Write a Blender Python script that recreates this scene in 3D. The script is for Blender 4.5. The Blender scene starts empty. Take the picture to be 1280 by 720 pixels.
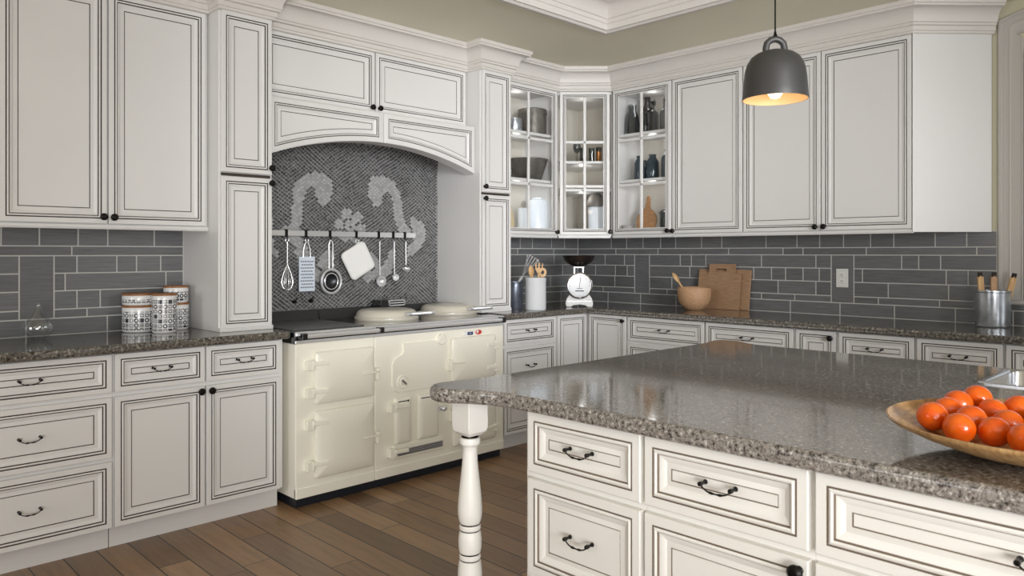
import bpy, math, random
from mathutils import Vector, Matrix
random.seed(7)
PI = math.pi
scene = bpy.context.scene
COL = scene.collection

# ------------------------------------------------------------------ materials
def srgb(r, g, b):
    f = lambda c: (c/255/12.92) if c/255 <= 0.04045 else ((c/255+0.055)/1.055)**2.4
    return (f(r), f(g), f(b), 1.0)

def mat(name, col, rough=0.5, metal=0.0, coat=0.0, spec=0.5, **kw):
    m = bpy.data.materials.new(name); m.use_nodes = True
    b = m.node_tree.nodes['Principled BSDF']
    b.inputs['Base Color'].default_value = col
    b.inputs['Roughness'].default_value = rough
    b.inputs['Metallic'].default_value = metal
    b.inputs['Coat Weight'].default_value = coat
    b.inputs['Coat Roughness'].default_value = kw.get('coat_rough', 0.05)
    b.inputs['Specular IOR Level'].default_value = spec
    if 'emit' in kw:
        b.inputs['Emission Color'].default_value = kw['emit']
        b.inputs['Emission Strength'].default_value = kw.get('estr', 1.0)
    return m

class NT:
    """small node helper"""
    def __init__(s, m):
        s.m = m; s.t = m.node_tree; s.b = s.t.nodes.get('Principled BSDF')
    def n(s, typ, **props):
        nd = s.t.nodes.new(typ)
        for k, v in props.items(): setattr(nd, k, v)
        return nd
    def l(s, a, b): s.t.links.new(a, b)
    def val(s, sock, v):
        if isinstance(v, (int, float)): sock.default_value = v
        else: s.l(v, sock)
    def math(s, op, a, b=None, c=None):
        nd = s.n('ShaderNodeMath', operation=op)
        s.val(nd.inputs[0], a)
        if b is not None: s.val(nd.inputs[1], b)
        if c is not None: s.val(nd.inputs[2], c)
        return nd.outputs[0]
    def noise(s, vec, scale, detail=3, rough=0.5):
        nd = s.n('ShaderNodeTexNoise')
        nd.inputs['Scale'].default_value = scale
        nd.inputs['Detail'].default_value = detail
        nd.inputs['Roughness'].default_value = rough
        s.l(vec, nd.inputs['Vector']); return nd.outputs['Fac']
    def ramp(s, fac, stops, interp='LINEAR'):
        nd = s.n('ShaderNodeValToRGB'); cr = nd.color_ramp; cr.interpolation = interp
        while len(cr.elements) < len(stops): cr.elements.new(0.5)
        for e, (p, c) in zip(cr.elements, stops): e.position = p; e.color = c
        s.l(fac, nd.inputs[0]); return nd.outputs[0]
    def mix(s, fac, a, b, blend='MIX'):
        nd = s.n('ShaderNodeMix', data_type='RGBA', blend_type=blend)
        s.val(nd.inputs[0], fac)
        for sock, v in ((nd.inputs[6], a), (nd.inputs[7], b)):
            if isinstance(v, tuple): sock.default_value = v
            else: s.l(v, sock)
        return nd.outputs[2]
    def scalevec(s, vec, sc):
        nd = s.n('ShaderNodeMapping'); nd.inputs['Scale'].default_value = sc
        s.l(vec, nd.inputs['Vector']); return nd.outputs[0]
    def bump(s, h, strength=0.2, dist=0.01):
        nd = s.n('ShaderNodeBump'); nd.inputs['Strength'].default_value = strength
        nd.inputs['Distance'].default_value = dist
        s.l(h, nd.inputs['Height']); s.l(nd.outputs[0], s.b.inputs['Normal'])

M = {}
def paint(name, col, rough, var=0.04):
    m = mat(name, col, rough); t = NT(m)
    g = t.n('ShaderNodeNewGeometry')
    f = t.noise(g.outputs['Position'], 2.3, 3)
    d = tuple(c*(1-var*2) for c in col[:3])+(1,)
    t.l(t.mix(f, d, col), t.b.inputs['Base Color'])
    return m
M['cream'] = paint('painted_cream_wood', srgb(231, 230, 229), 0.38)
M['island'] = paint('painted_white_wood', srgb(241, 239, 234), 0.36)
M['glaze'] = mat('brown_glaze', srgb(62, 51, 42), 0.6)
M['glaze2'] = mat('soft_brown_glaze', srgb(126, 112, 98), 0.6)
M['inside'] = paint('cabinet_interior', srgb(226, 220, 210), 0.5)
M['wall'] = paint('olive_cream_wall', srgb(212, 207, 182), 0.75)
M['ceil'] = paint('olive_ceiling', srgb(238, 234, 213), 0.8)
M['trim'] = paint('white_trim', srgb(222, 218, 213), 0.45)
M['casing'] = paint('grey_white_casing', srgb(196, 192, 187), 0.5)
M['black'] = mat('black_iron', srgb(22, 19, 18), 0.35, 0.6)
M['chrome'] = mat('chrome', srgb(225, 225, 228), 0.09, 1.0)
M['steel'] = mat('brushed_steel', srgb(200, 201, 204), 0.25, 1.0)
M['darkmetal'] = mat('dark_metal', srgb(62, 63, 66), 0.35, 0.8)
M['enamel'] = mat('cream_enamel', srgb(250, 247, 234), 0.12, 0.0, 0.6)
M['lid'] = mat('grey_cream_enamel', srgb(216, 210, 196), 0.22, 0.0, 0.3)
M['blackenamel'] = mat('black_enamel', srgb(24, 25, 28), 0.12, 0.0, 0.5)
M['splash'] = mat('dark_splash_enamel', srgb(44, 45, 47), 0.32)
M['plinth'] = mat('blue_black_plinth', srgb(28, 33, 42), 0.3)
M['warm'] = mat('steel_grey_plate', srgb(120, 120, 122), 0.3, 0.3)
M['white'] = mat('white_ceramic', srgb(240, 240, 238), 0.15, 0.0, 0.3)
M['crock'] = mat('grey_white_crock', srgb(222, 224, 228), 0.2, 0.0, 0.3)
M['plastic'] = mat('white_plastic', srgb(232, 232, 228), 0.35)
M['fabric'] = mat('white_quilt', srgb(244, 244, 242), 0.9)
M['bright'] = mat('polished_steel', srgb(232, 233, 235), 0.2, 0.55)
M['grater'] = mat('pale_blue_steel', srgb(222, 231, 244), 0.3, 0.0)
M['hole'] = mat('dark_hole', srgb(70, 72, 80), 0.6)
M['pendant'] = mat('charcoal_pendant', srgb(54, 53, 52), 0.45)
M['pend_in'] = mat('pendant_inside', srgb(228, 196, 150), 0.5)
M['bulb'] = mat('bulb', (1, .9, .7, 1), 0.4, emit=(1.0, 0.78, 0.5, 1), estr=3.0)
M['blue'] = mat('blue_badge', srgb(40, 60, 110), 0.3)
M['red'] = mat('red_badge', srgb(205, 60, 45), 0.3)
M['bluebottle'] = mat('dark_blue_glass', srgb(38, 56, 68), 0.12, 0.0, 0.5)
M['darkbottle'] = mat('black_glass', srgb(28, 26, 25), 0.12, 0.0, 0.5)
M['teal'] = mat('dark_teal_enamel', srgb(34, 52, 55), 0.2, 0.0, 0.4)
M['beige'] = mat('beige_ceramic', srgb(214, 196, 160), 0.35)
M['paleblue'] = mat('porcelain_with_glow', srgb(236, 242, 250), 0.2, emit=(.9, .95, 1, 1), estr=0.12)  # faint emission added so the porcelain looks brightly lit
M['greydome'] = mat('grey_dome', srgb(128, 122, 116), 0.4)
M['copper'] = mat('copper', srgb(205, 140, 85), 0.2, 1.0)
M['grout'] = mat('pale_grout', srgb(196, 196, 192), 0.8)
M['mgrout'] = mat('light_mosaic_grout', srgb(150, 150, 150), 0.7)
M['bristle'] = mat('dark_bristle', srgb(45, 36, 32), 0.8)
M['bread'] = mat('dark_chrome_bowl', srgb(92, 84, 80), 0.12, 0.85)  # chrome bowl, its dark reflections put into the base colour

def glassy(name, tint, base=0.05, gl=1.0, rough=0.02, blend=0.22):
    m = bpy.data.materials.new(name); m.use_nodes = True
    t = NT(m); nt = m.node_tree
    nt.nodes.remove(t.b)
    out = nt.nodes['Material Output']
    tr = t.n('ShaderNodeBsdfTransparent'); tr.inputs[0].default_value = tint
    g = t.n('ShaderNodeBsdfGlossy'); g.inputs['Roughness'].default_value = rough
    g.inputs[0].default_value = (gl, gl, gl, 1)
    lw = t.n('ShaderNodeLayerWeight'); lw.inputs[0].default_value = blend
    f = t.math('ADD', t.math('MULTIPLY', lw.outputs['Fresnel'], 0.8), base)
    gm = t.n('ShaderNodeNewGeometry')
    f = t.math('MULTIPLY', f, t.math('SUBTRACT', 1.0, gm.outputs['Backfacing']))
    mx = t.n('ShaderNodeMixShader')
    t.l(f, mx.inputs[0]); t.l(tr.outputs[0], mx.inputs[1]); t.l(g.outputs[0], mx.inputs[2])
    t.l(mx.outputs[0], out.inputs[0])
    return m
M['pane'] = glassy('window_glass', (.96, .97, .97, 1), 0.03)
M['glass'] = glassy('clear_glass', (.95, .96, .97, 1), 0.12, blend=0.36)
M['greyglass'] = glassy('grey_glass', (.55, .58, .60, 1), 0.1)

def wood(name, c1, c2, scale=(3, 40, 3), rough=0.5):
    m = mat(name, c1, rough); t = NT(m)
    tc = t.n('ShaderNodeTexCoord')
    v = t.scalevec(tc.outputs['Object'], scale)
    f = t.noise(v, 4.0, 5, 0.6)
    t.l(t.ramp(f, [(0.3, c2), (0.7, c1)]), t.b.inputs['Base Color'])
    return m
M['wood'] = wood('oak', srgb(196, 150, 105), srgb(146, 100, 64), (3, 3, 30))
M['woodh'] = wood('board_oak', srgb(186, 152, 120), srgb(146, 110, 80), (12, 3, 60))
M['bowlwood'] = wood('bowl_wood', srgb(206, 170, 134), srgb(172, 128, 92), (20, 20, 60))
M['palewood'] = wood('pale_wood', srgb(222, 188, 140), srgb(196, 150, 98), (30, 30, 5))
M['lidwood'] = wood('lid_wood', srgb(172, 118, 70), srgb(130, 84, 48), (30, 8, 8))
M['platter'] = wood('platter_wood', srgb(214, 176, 122), srgb(150, 108, 66), (8, 30, 8), 0.3)

# granite
def granite(name, dark, mid, light, sc):
    m = mat(name, mid, 0.09, 0, 0.3); t = NT(m)
    g = t.n('ShaderNodeNewGeometry')
    f1 = t.noise(g.outputs['Position'], 100*sc, 3, 0.65)
    f2 = t.noise(g.outputs['Position'], 240*sc, 2, 0.5)
    c = t.ramp(f1, [(0.36, dark), (0.47, mid), (0.56, mid), (0.68, light)])
    c2 = t.ramp(f2, [(0.36, (0.35, 0.35, 0.35, 1)), (0.52, (1, 1, 1, 1))])
    t.l(t.mix(0.75, c, c2, 'MULTIPLY'), t.b.inputs['Base Color'])
    return m
M['granite'] = granite('speckled_granite', srgb(44, 42, 39), srgb(106, 101, 94), srgb(180, 173, 161), 0.78)
M['granite2'] = granite('grey_speckled_granite', srgb(66, 63, 60), srgb(146, 139, 133), srgb(208, 203, 196), 0.95)

def attr_mat(name, rough, coat=0.0, streak=0.0):
    m = mat(name, (.2, .2, .2, 1), rough, 0, coat); t = NT(m)
    a = t.n('ShaderNodeVertexColor', layer_name='Col')
    if streak:
        g = t.n('ShaderNodeNewGeometry')
        v = t.scalevec(g.outputs['Position'], (7, 7, 130))
        f = t.noise(v, 1.0, 4, 0.6)
        c = t.ramp(f, [(0.3, (1-streak, 1-streak, 1-streak, 1)), (0.7, (1+streak, 1+streak, 1+streak, 1))])
        t.l(t.mix(1.0, a.outputs[0], c, 'MULTIPLY'), t.b.inputs['Base Color'])
    else:
        t.l(a.outputs[0], t.b.inputs['Base Color'])
    return m
M['tile'] = attr_mat('grey_stone_tile', 0.34, 0.0, 0.22)
M['mosaic'] = attr_mat('stone_mosaic', 0.35)

# wood plank floor (planks run towards the range wall)
def floor_mat():
    m = mat('walnut_planks', srgb(104, 72, 50), 0.3); t = NT(m)
    g = t.n('ShaderNodeNewGeometry')
    sp = t.n('ShaderNodeSeparateXYZ'); t.l(g.outputs['Position'], sp.inputs[0])
    X = t.math('DIVIDE', t.math('ADD', sp.outputs[0], 4.119), 0.1289)
    idx = t.math('FLOOR', X); fx = t.math('FRACT', X)
    wn = t.n('ShaderNodeTexWhiteNoise', noise_dimensions='1D'); t.l(idx, wn.inputs['W'])
    Y = t.math('ADD', t.math('DIVIDE', sp.outputs[1], 1.15), t.math('MULTIPLY', wn.outputs['Value'], 7.3))
    iy = t.math('FLOOR', Y); fy = t.math('FRACT', Y)
    cb = t.n('ShaderNodeCombineXYZ'); t.l(idx, cb.inputs[0]); t.l(iy, cb.inputs[1])
    wn2 = t.n('ShaderNodeTexWhiteNoise', noise_dimensions='2D'); t.l(cb.outputs[0], wn2.inputs['Vector'])
    base = t.ramp(wn2.outputs['Value'], [(0.0, srgb(112, 86, 62)), (0.45, srgb(146, 114, 84)), (0.8, srgb(168, 134, 100)), (1.0, srgb(132, 106, 82))])
    cb2 = t.n('ShaderNodeCombineXYZ')
    t.l(t.math('MULTIPLY', sp.outputs[0], 26), cb2.inputs[0])
    t.l(t.math('MULTIPLY', sp.outputs[1], 2.2), cb2.inputs[1])
    t.l(t.math('MULTIPLY', wn2.outputs['Value'], 31), cb2.inputs[2])
    gr = t.noise(cb2.outputs[0], 1.6, 6, 0.65)
    grc = t.ramp(gr, [(0.25, (.55, .53, .5, 1)), (0.55, (1, 1, 1, 1)), (0.8, (1.2, 1.18, 1.15, 1))])
    c = t.mix(0.8, base, grc, 'MULTIPLY')
    ex = t.math('MINIMUM', fx, t.math('SUBTRACT', 1.0, fx))
    ey = t.math('MINIMUM', fy, t.math('SUBTRACT', 1.0, fy))
    gx = t.math('LESS_THAN', ex, 0.022); gy = t.math('LESS_THAN', ey, 0.0018)
    gap = t.math('MAXIMUM', gx, gy)
    t.l(t.mix(gap, c, srgb(34, 22, 15)), t.b.inputs['Base Color'])
    r = t.math('ADD', 0.24, t.math('MULTIPLY', gr, 0.2))
    t.l(r, t.b.inputs['Roughness'])
    t.bump(t.math('SUBTRACT', t.math('MULTIPLY', gr, 0.25), gap), 0.25, 0.004)
    return m
M['floor'] = floor_mat()

# printed pattern on the canisters
def pattern_mat(name, ang_r, cell, zlo, zhi):
    m = mat(name, srgb(240, 240, 240), 0.25, 0, 0.3); t = NT(m)
    tc = t.n('ShaderNodeTexCoord')
    sp = t.n('ShaderNodeSeparateXYZ'); t.l(tc.outputs['Object'], sp.inputs[0])
    a = t.math('MULTIPLY', t.math('ARCTAN2', sp.outputs[1], sp.outputs[0]), ang_r/cell)
    zz = t.math('DIVIDE', sp.outputs[2], cell)
    ia, iz = t.math('FLOOR', a), t.math('FLOOR', zz)
    fa = t.math('SUBTRACT', t.math('FRACT', a), 0.5); fz = t.math('SUBTRACT', t.math('FRACT', zz), 0.5)
    cb = t.n('ShaderNodeCombineXYZ'); t.l(ia, cb.inputs[0]); t.l(iz, cb.inputs[1])
    wn = t.n('ShaderNodeTexWhiteNoise', noise_dimensions='2D'); t.l(cb.outputs[0], wn.inputs['Vector'])
    v = wn.outputs['Value']
    sq = t.math('MAXIMUM', t.math('ABSOLUTE', fa), t.math('ABSOLUTE', fz))
    insq = t.math('LESS_THAN', sq, 0.42)
    rad = t.math('SQRT', t.math('ADD', t.math('MULTIPLY', fa, fa), t.math('MULTIPLY', fz, fz)))
    ring = t.math('MULTIPLY', t.math('LESS_THAN', rad, 0.46), t.math('GREATER_THAN', rad, 0.22))
    dot = t.math('LESS_THAN', rad, 0.16)
    stripes = t.math('GREATER_THAN', t.math('FRACT', t.math('MULTIPLY', fz, 4.0)), 0.5)
    isring = t.math('LESS_THAN', v, 0.35)
    isdot = t.math('GREATER_THAN', v, 0.7)
    # shade of the motif
    shade = t.ramp(t.math('FRACT', t.math('MULTIPLY', v, 7.7)), [(0, srgb(20, 20, 24)), (0.4, srgb(52, 54, 62)), (0.7, srgb(104, 108, 118)), (1, srgb(40, 42, 48))])
    body = t.math('MULTIPLY', insq, t.math('SUBTRACT', 1.0, t.math('MULTIPLY', isdot, dot)))
    body = t.math('MULTIPLY', body, t.math('SUBTRACT', 1.0, t.math('MULTIPLY', t.math('GREATER_THAN', v, 0.5), t.math('MULTIPLY', stripes, 0.7))))
    mask = t.math('ADD', t.math('MULTIPLY', isring, ring), t.math('MULTIPLY', t.math('SUBTRACT', 1.0, isring), body))
    band = t.math('MULTIPLY', t.math('GREATER_THAN', sp.outputs[2], zlo), t.math('LESS_THAN', sp.outputs[2], zhi))
    t.l(t.mix(t.math('MULTIPLY', mask, band), srgb(240, 240, 240), shade), t.b.inputs['Base Color'])
    return m
def orange_mat():
    m = mat('mandarin_skin', srgb(232, 96, 14), 0.2, 0, 0.3); t = NT(m)
    tc = t.n('ShaderNodeTexCoord')
    f = t.noise(tc.outputs['Object'], 22, 3)
    t.l(t.ramp(f, [(0.3, srgb(222, 80, 6)), (0.7, srgb(238, 108, 18))]), t.b.inputs['Base Color'])
    t.bump(t.noise(tc.outputs['Object'], 260, 1), 0.25, 0.002)
    return m
M['orange'] = orange_mat()
def hammered(name, col, rough, bs=.35, metal=.9):
    m = mat(name, col, rough, metal); t = NT(m)
    tc = t.n('ShaderNodeTexCoord')
    t.bump(t.noise(tc.outputs['Object'], 26, 3), bs, 0.01)
    t.l(t.ramp(t.noise(tc.outputs['Object'], 14, 4), [(0.3, tuple(c*0.55 for c in col[:3])+(1,)), (0.7, col)]), t.b.inputs['Base Color'])
    return m
M['galv'] = hammered('galvanised_steel', srgb(206, 211, 218), 0.26, .08, .75)
M['tin'] = hammered('dark_tin', srgb(140, 147, 162), 0.28, .2, .65)
M['oldtin'] = hammered('aged_tin', srgb(132, 126, 120), 0.4, .3, .45)
M['greytin'] = hammered('grey_bucket_tin', srgb(130, 126, 120), 0.4, .3, .45)

# ------------------------------------------------------------------ mesh builder
class MB:
    def __init__(s): s.v = []; s.f = []; s.m = []; s.c = None
    def add(s, vs, fs, mi=0, T=None):
        o = len(s.v)
        s.v += [tuple(T @ Vector(p)) if T is not None else tuple(p) for p in vs]
        for f in fs: s.f.append([i+o for i in f]); s.m.append(mi)
    def box(s, x0, x1, y0, y1, z0, z1, mi=0, T=None):
        v = [(x0,y0,z0),(x1,y0,z0),(x1,y1,z0),(x0,y1,z0),(x0,y0,z1),(x1,y0,z1),(x1,y1,z1),(x0,y1,z1)]
        f = [(3,2,1,0),(4,5,6,7),(0,1,5,4),(1,2,6,5),(2,3,7,6),(3,0,4,7)]
        s.add(v, f, mi, T)
    def prism(s, poly, z0, z1, mi=0, T=None):
        n = len(poly)
        v = [(x,y,z0) for x,y in poly]+[(x,y,z1) for x,y in poly]
        f = [tuple(range(n-1,-1,-1)), tuple(range(n,2*n))]+[(i,(i+1)%n,n+(i+1)%n,n+i) for i in range(n)]
        s.add(v, f, mi, T)
    def lathe(s, prof, seg=32, c=(0,0,0), mi=0, T=None, axis='z', sx=1.0, sy=1.0, mis=None):
        """prof: list of (r, h); r==0 ends are closed by a point"""
        rows = []; vs = []; fs = []; ms = []
        for r, h in prof:
            if r < 1e-6:
                rows.append([len(vs)]); vs.append((0, 0, h))
            else:
                rows.append(list(range(len(vs), len(vs)+seg)))
                for k in range(seg):
                    a = 2*PI*k/seg; vs.append((r*math.cos(a)*sx, r*math.sin(a)*sy, h))
        for i in range(len(rows)-1):
            A, B = rows[i], rows[i+1]; mm = mis[i] if mis else mi
            for k in range(seg):
                k2 = (k+1) % seg
                if len(A) == 1 and len(B) == 1: continue
                if len(A) == 1: fs.append((A[0], B[k2], B[k])) 
                elif len(B) == 1: fs.append((A[k], A[k2], B[0]))
                else: fs.append((A[k], A[k2], B[k2], B[k]))
                ms.append(mm)
        if axis == '-y': vs = [(x, -z, y) for x, y, z in vs]
        elif axis == 'x': vs = [(z, x, y) for x, y, z in vs]
        vs = [(x+c[0], y+c[1], z+c[2]) for x, y, z in vs]
        o = len(s.v)
        s.v += [tuple(T @ Vector(p)) if T is not None else p for p in vs]
        for f, mm in zip(fs, ms): s.f.append([i+o for i in f]); s.m.append(mm)
    def tube(s, pts, rad, seg=10, mi=0, closed=False, T=None):
        pts = [Vector(p) for p in pts]; n = len(pts)
        if not isinstance(rad, (list, tuple)): rad = [rad]*n
        vs = []; fs = []
        up = None
        for i, p in enumerate(pts):
            if closed: d = pts[(i+1) % n]-pts[i-1]
            else: d = pts[min(i+1, n-1)]-pts[max(i-1, 0)]
            d.normalize()
            if up is None:
                up = Vector((0,0,1)) if abs(d.z) < 0.9 else Vector((1,0,0))
            sd = d.cross(up); 
            if sd.length < 1e-5: sd = d.orthogonal()
            sd.normalize(); up = sd.cross(d).normalized()
            for k in range(seg):
                a = 2*PI*k/seg
                vs.append(tuple(p+sd*(rad[i]*math.cos(a))+up*(rad[i]*math.sin(a))))
        m = n if closed else n-1
        for i in range(m):
            j = (i+1) % n
            for k in range(seg):
                k2 = (k+1) % seg
                fs.append((i*seg+k, i*seg+k2, j*seg+k2, j*seg+k))
        if not closed:
            fs.append(tuple(range(seg-1,-1,-1))); fs.append(tuple(range((n-1)*seg, n*seg)))
        s.add(vs, fs, mi, T)
    def rings(s, rings, mis, fill=None, T=None):
        """rings: list of equal-length vertex loops, quads between them"""
        n = len(rings[0]); vs = [p for r in rings for p in r]; fs = []; ms = []
        for i in range(len(rings)-1):
            for k in range(n):
                k2 = (k+1) % n
                fs.append((i*n+k, i*n+k2, (i+1)*n+k2, (i+1)*n+k)); ms.append(mis[i])
        if fill is not None:
            fs.append(tuple(range((len(rings)-1)*n, len(rings)*n))); ms.append(fill)
        o = len(s.v)
        s.v += [tuple(T @ Vector(p)) if T is not None else tuple(p) for p in vs]
        for f, mm in zip(fs, ms): s.f.append([i+o for i in f]); s.m.append(mm)
    def sweep(s, prof, path, mi=0, closed=False, cap=True):
        """prof (out, z) carried along a plan path; outward = right of travel"""
        P = [Vector((x, y)) for x, y in path]; n = len(P); m = len(prof); vs = []; fs = []
        for i in range(n):
            def nrm(a, b): d = (b-a).normalized(); return Vector((d.y, -d.x))
            if closed: n1, n2 = nrm(P[i-1], P[i]), nrm(P[i], P[(i+1) % n])
            else:
                n1 = nrm(P[i-1], P[i]) if i > 0 else nrm(P[0], P[1])
                n2 = nrm(P[i], P[i+1]) if i < n-1 else n1
            b = (n1+n2); b = b/ b.dot(n1) if b.length > 1e-6 else n1
            for o, z in prof: vs.append((P[i].x+b.x*o, P[i].y+b.y*o, z))
        for i in range(n if closed else n-1):
            j = (i+1) % n
            for k in range(m-1): fs.append((i*m+k, j*m+k, j*m+k+1, i*m+k+1))
        if cap and not closed:
            fs.append(tuple(range(m))); fs.append(tuple(range((n-1)*m+m-1, (n-1)*m-1, -1)))
        s.add(vs, fs, mi)

def deg(a): return math.radians(a)
def obj(name, mb, mats, parent=None, smooth=32, bevel=0, label=None, loc=None, seg=2, recalc=True):
    me = bpy.data.meshes.new(name)
    me.from_pydata(mb.v, [], mb.f)
    if not isinstance(mats, (list, tuple)): mats = [mats]
    for m in mats: me.materials.append(m)
    me.polygons.foreach_set('material_index', mb.m)
    if mb.c is not None:
        ca = me.color_attributes.new('Col', 'FLOAT_COLOR', 'CORNER')
        buf = []
        for f, c in zip(mb.f, mb.c):
            for _ in f: buf += [c[0], c[1], c[2], 1.0]
        ca.data.foreach_set('color', buf)
    me.update()
    if recalc:
        import bmesh
        bm = bmesh.new(); bm.from_mesh(me)
        bmesh.ops.recalc_face_normals(bm, faces=bm.faces)
        bm.to_mesh(me); bm.free()
    if smooth:
        me.polygons.foreach_set('use_smooth', [True]*len(me.polygons))
        me.set_sharp_from_angle(angle=deg(smooth))
    o = bpy.data.objects.new(name, me); COL.objects.link(o)
    if parent is not None: o.parent = parent
    if loc is not None: o.location = loc
    if label: o['label'] = label
    if bevel:
        b = o.modifiers.new('Bevel', 'BEVEL'); b.width = bevel; b.segments = seg
        b.limit_method = 'ANGLE'; b.angle_limit = deg(40); b.harden_normals = True
    return o
def tag(o, label, cat, group=None):
    o['label'] = label; o['category'] = cat
    if group: o['group'] = group
    return o
def thing(name, label, cat, loc=(0,0,0), rz=0, group=None):
    o = bpy.data.objects.new(name, None); COL.objects.link(o)
    o.empty_display_size = 0.1
    o.location = loc; o.rotation_euler = (0, 0, rz)
    return tag(o, label, cat, group)
def struct(o): o['kind'] = 'structure'; return o

# ------------------------------------------------------------------ cabinet fronts
# (inset, depth, material of the strip leading to this ring)  0 paint, 1 glaze
DOOR = [(0,.020,0),(0,.002,0),(.002,0,0),(.0225,0,0),(.0235,.0030,1),(.0268,.0030,1),(.0278,0,1),(.0318,-.0018,0),
        (.0350,.0004,0),(.0362,.0050,1),(.0390,.0050,1),(.0530,.0125,0),(.0688,.0105,0),(.0694,.0120,1),(.0724,.0120,1),(.0730,.0105,0)]
FINE = [(0,.020,0),(0,.002,0),(.002,0,0),(.0232,0,0),(.0244,.0030,1),(.0264,.0030,1),(.0278,0,1),(.0330,-.0024,0),
        (.0372,.0004,0),(.0386,.0060,1),(.0402,.0060,1),(.0560,.0150,0),(.0692,.0125,0),(.0698,.0140,1),(.0718,.0140,1),(.0726,.0125,0)]
def panel(mb, x0, x1, z0, z1, y=0.0, prof=DOOR, k=1.0):
    rs = []
    for d, dp, _ in prof:
        d *= k
        rs.append([(x0+d,y+dp,z0+d),(x1-d,y+dp,z0+d),(x1-d,y+dp,z1-d),(x0+d,y+dp,z1-d)])
    mb.rings(rs, [p[2] for p in prof[1:]], 0)
    mb.add(rs[0], [(3,2,1,0)], 0)
def add_knob(parent, x, z, y=0.0, label='round black knob'):
    mb = MB()
    mb.lathe([(0,0),(.009,0),(.009,.003),(.005,.006),(.005,.012),(.012,.015),(.0168,.020),(.0162,.026),(.010,.0315),(0,.033)], 20, (x,y,z), axis='-y')
    return obj('knob', mb, M['black'], parent, label=label)
def add_pull(parent, x, z, y=0.0, w=.038):
    mb = MB()
    for sx in (-1, 1):
        mb.lathe([(0,0),(.0060,0),(.0056,.003),(.0038,.006),(.0038,.014),(.0055,.018),(.0055,.026),(.0035,.029),(0,.0295)], 14, (x+sx*w,y,z), axis='-y')
    pts = []; rad = []
    for i in range(25):
        t = -1+2*i/24
        pts.append((x+t*w*.98, y-.022, z-.003-.0125*(1-abs(t)**3.0)))
        r = .0019+.0016*math.exp(-((abs(t)-.30)/.14)**2)
        rad.append(r)
    mb.tube(pts, rad, 8)
    return obj('handle', mb, M['black'], parent, label='curved black drawer pull')
def front(root, kind, x0, x1, z0, z1, hw=None, m=None):
    m = m or M['cream']; fine = m is M['island']
    mb = MB(); panel(mb, x0, x1, z0, z1, prof=FINE if fine else DOOR)
    d = obj('door' if kind == 'door' else 'drawer', mb, [m, M['glaze2' if fine else 'glaze']], root)
    if hw == 'pull': add_pull(d, (x0+x1)/2, (z0+z1)/2+.006, .006)
    elif hw: add_knob(d, hw[0], hw[1])
    return d
def carcass(root, w, depth, z0, z1, m, toe=None, name='carcass', y0=.0205):
    mb = MB(); mb.box(0, w, y0, depth, z0, z1)
    o = obj(name, mb, m, root, bevel=.0015)
    if toe:
        mb = MB(); mb.box(.002, w-.002, toe, depth, 0, z0)
        obj('toe_kick', mb, m, root)
    return o
RA, RB, RD = 0.0, -PI/2, -PI/4

# ------------------------------------------------------------------ room
mb = MB(); mb.add([(-9,-9,0),(.3,-9,0),(.3,.3,0),(-9,.3,0)], [(0,1,2,3)])
fl = struct(obj('floor', mb, M['floor'], recalc=False))
mb = MB(); mb.box(-9, .2, 0, .2, 0, 3.0)
wl = struct(obj('wall_left', mb, M['wall']))
# right wall with the window opening
WY0, WY1, WZ0, WZ1 = -3.20, -4.62, 1.085, 2.34
mb = MB()
mb.box(0, .2, -3.20, .0, 0, 3.0); mb.box(0, .2, -9, -4.62, 0, 3.0); mb.box(0, .2, -4.62, -3.20, 0, WZ0)
NA = 24
def arch(y, y0, y1, zs, rise):
    hw = abs(y1-y0)/2; R = (hw*hw+rise*rise)/(2*rise); c = (y0+y1)/2
    return zs-(R-rise)+math.sqrt(max(R*R-(y-c)**2, 0))
for i in range(NA):
    a = -3.20+(-1.42)*i/NA; b = -3.20+(-1.42)*(i+1)/NA
    za, zb = arch(a,-3.2,-4.62,2.40,.13), arch(b,-3.2,-4.62,2.40,.13)
    mb.add([(0,a,za),(0,b,zb),(0,b,3),(0,a,3),(.2,a,za),(.2,b,zb),(.2,b,3),(.2,a,3)], [(0,1,2,3),(7,6,5,4),(0,4,5,1)])
wr = struct(obj('wall_right', mb, M['wall']))
# ceiling with tray opening
HX0, HX1, HY0, HY1, CZ = -5.6, -1.19, -5.2, -1.26, 2.70
mb = MB()
for x0,x1,y0,y1 in ((-9,.0,HY1,0),(-9,.0,-9,HY0),(-9,HX0,HY0,HY1),(HX1,.0,HY0,HY1)):
    mb.box(x0,x1,y0,y1,CZ,CZ+.04)
mb.box(HX0-.15,HX1+.15,HY0-.15,HY1+.15,2.96,3.0)
struct(obj('ceiling', mb, M['ceil'], smooth=0))
tr = [(-.052,2.701),(-.052,2.688),(-.047,2.680),(-.022,2.678),(-.016,2.683),(-.010,2.690),(.003,2.690),(.003,2.725),(.010,2.730),(.010,2.752),(.018,2.757)]
tr += [(.018+.062*(1-math.cos(t*PI/2/6)), 2.757+.075*math.sin(t*PI/2/6)) for t in range(1,7)]
tr += [(.086,2.834),(.086,2.850),(.098,2.854),(.098,2.866),(.106,2.870),(.106,2.962)]
mb = MB(); mb.sweep(tr, [(HX0,HY0),(HX0,HY1),(HX1,HY1),(HX1,HY0)], closed=True)
struct(obj('trim_1', mb, M['trim'], smooth=25))

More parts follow.
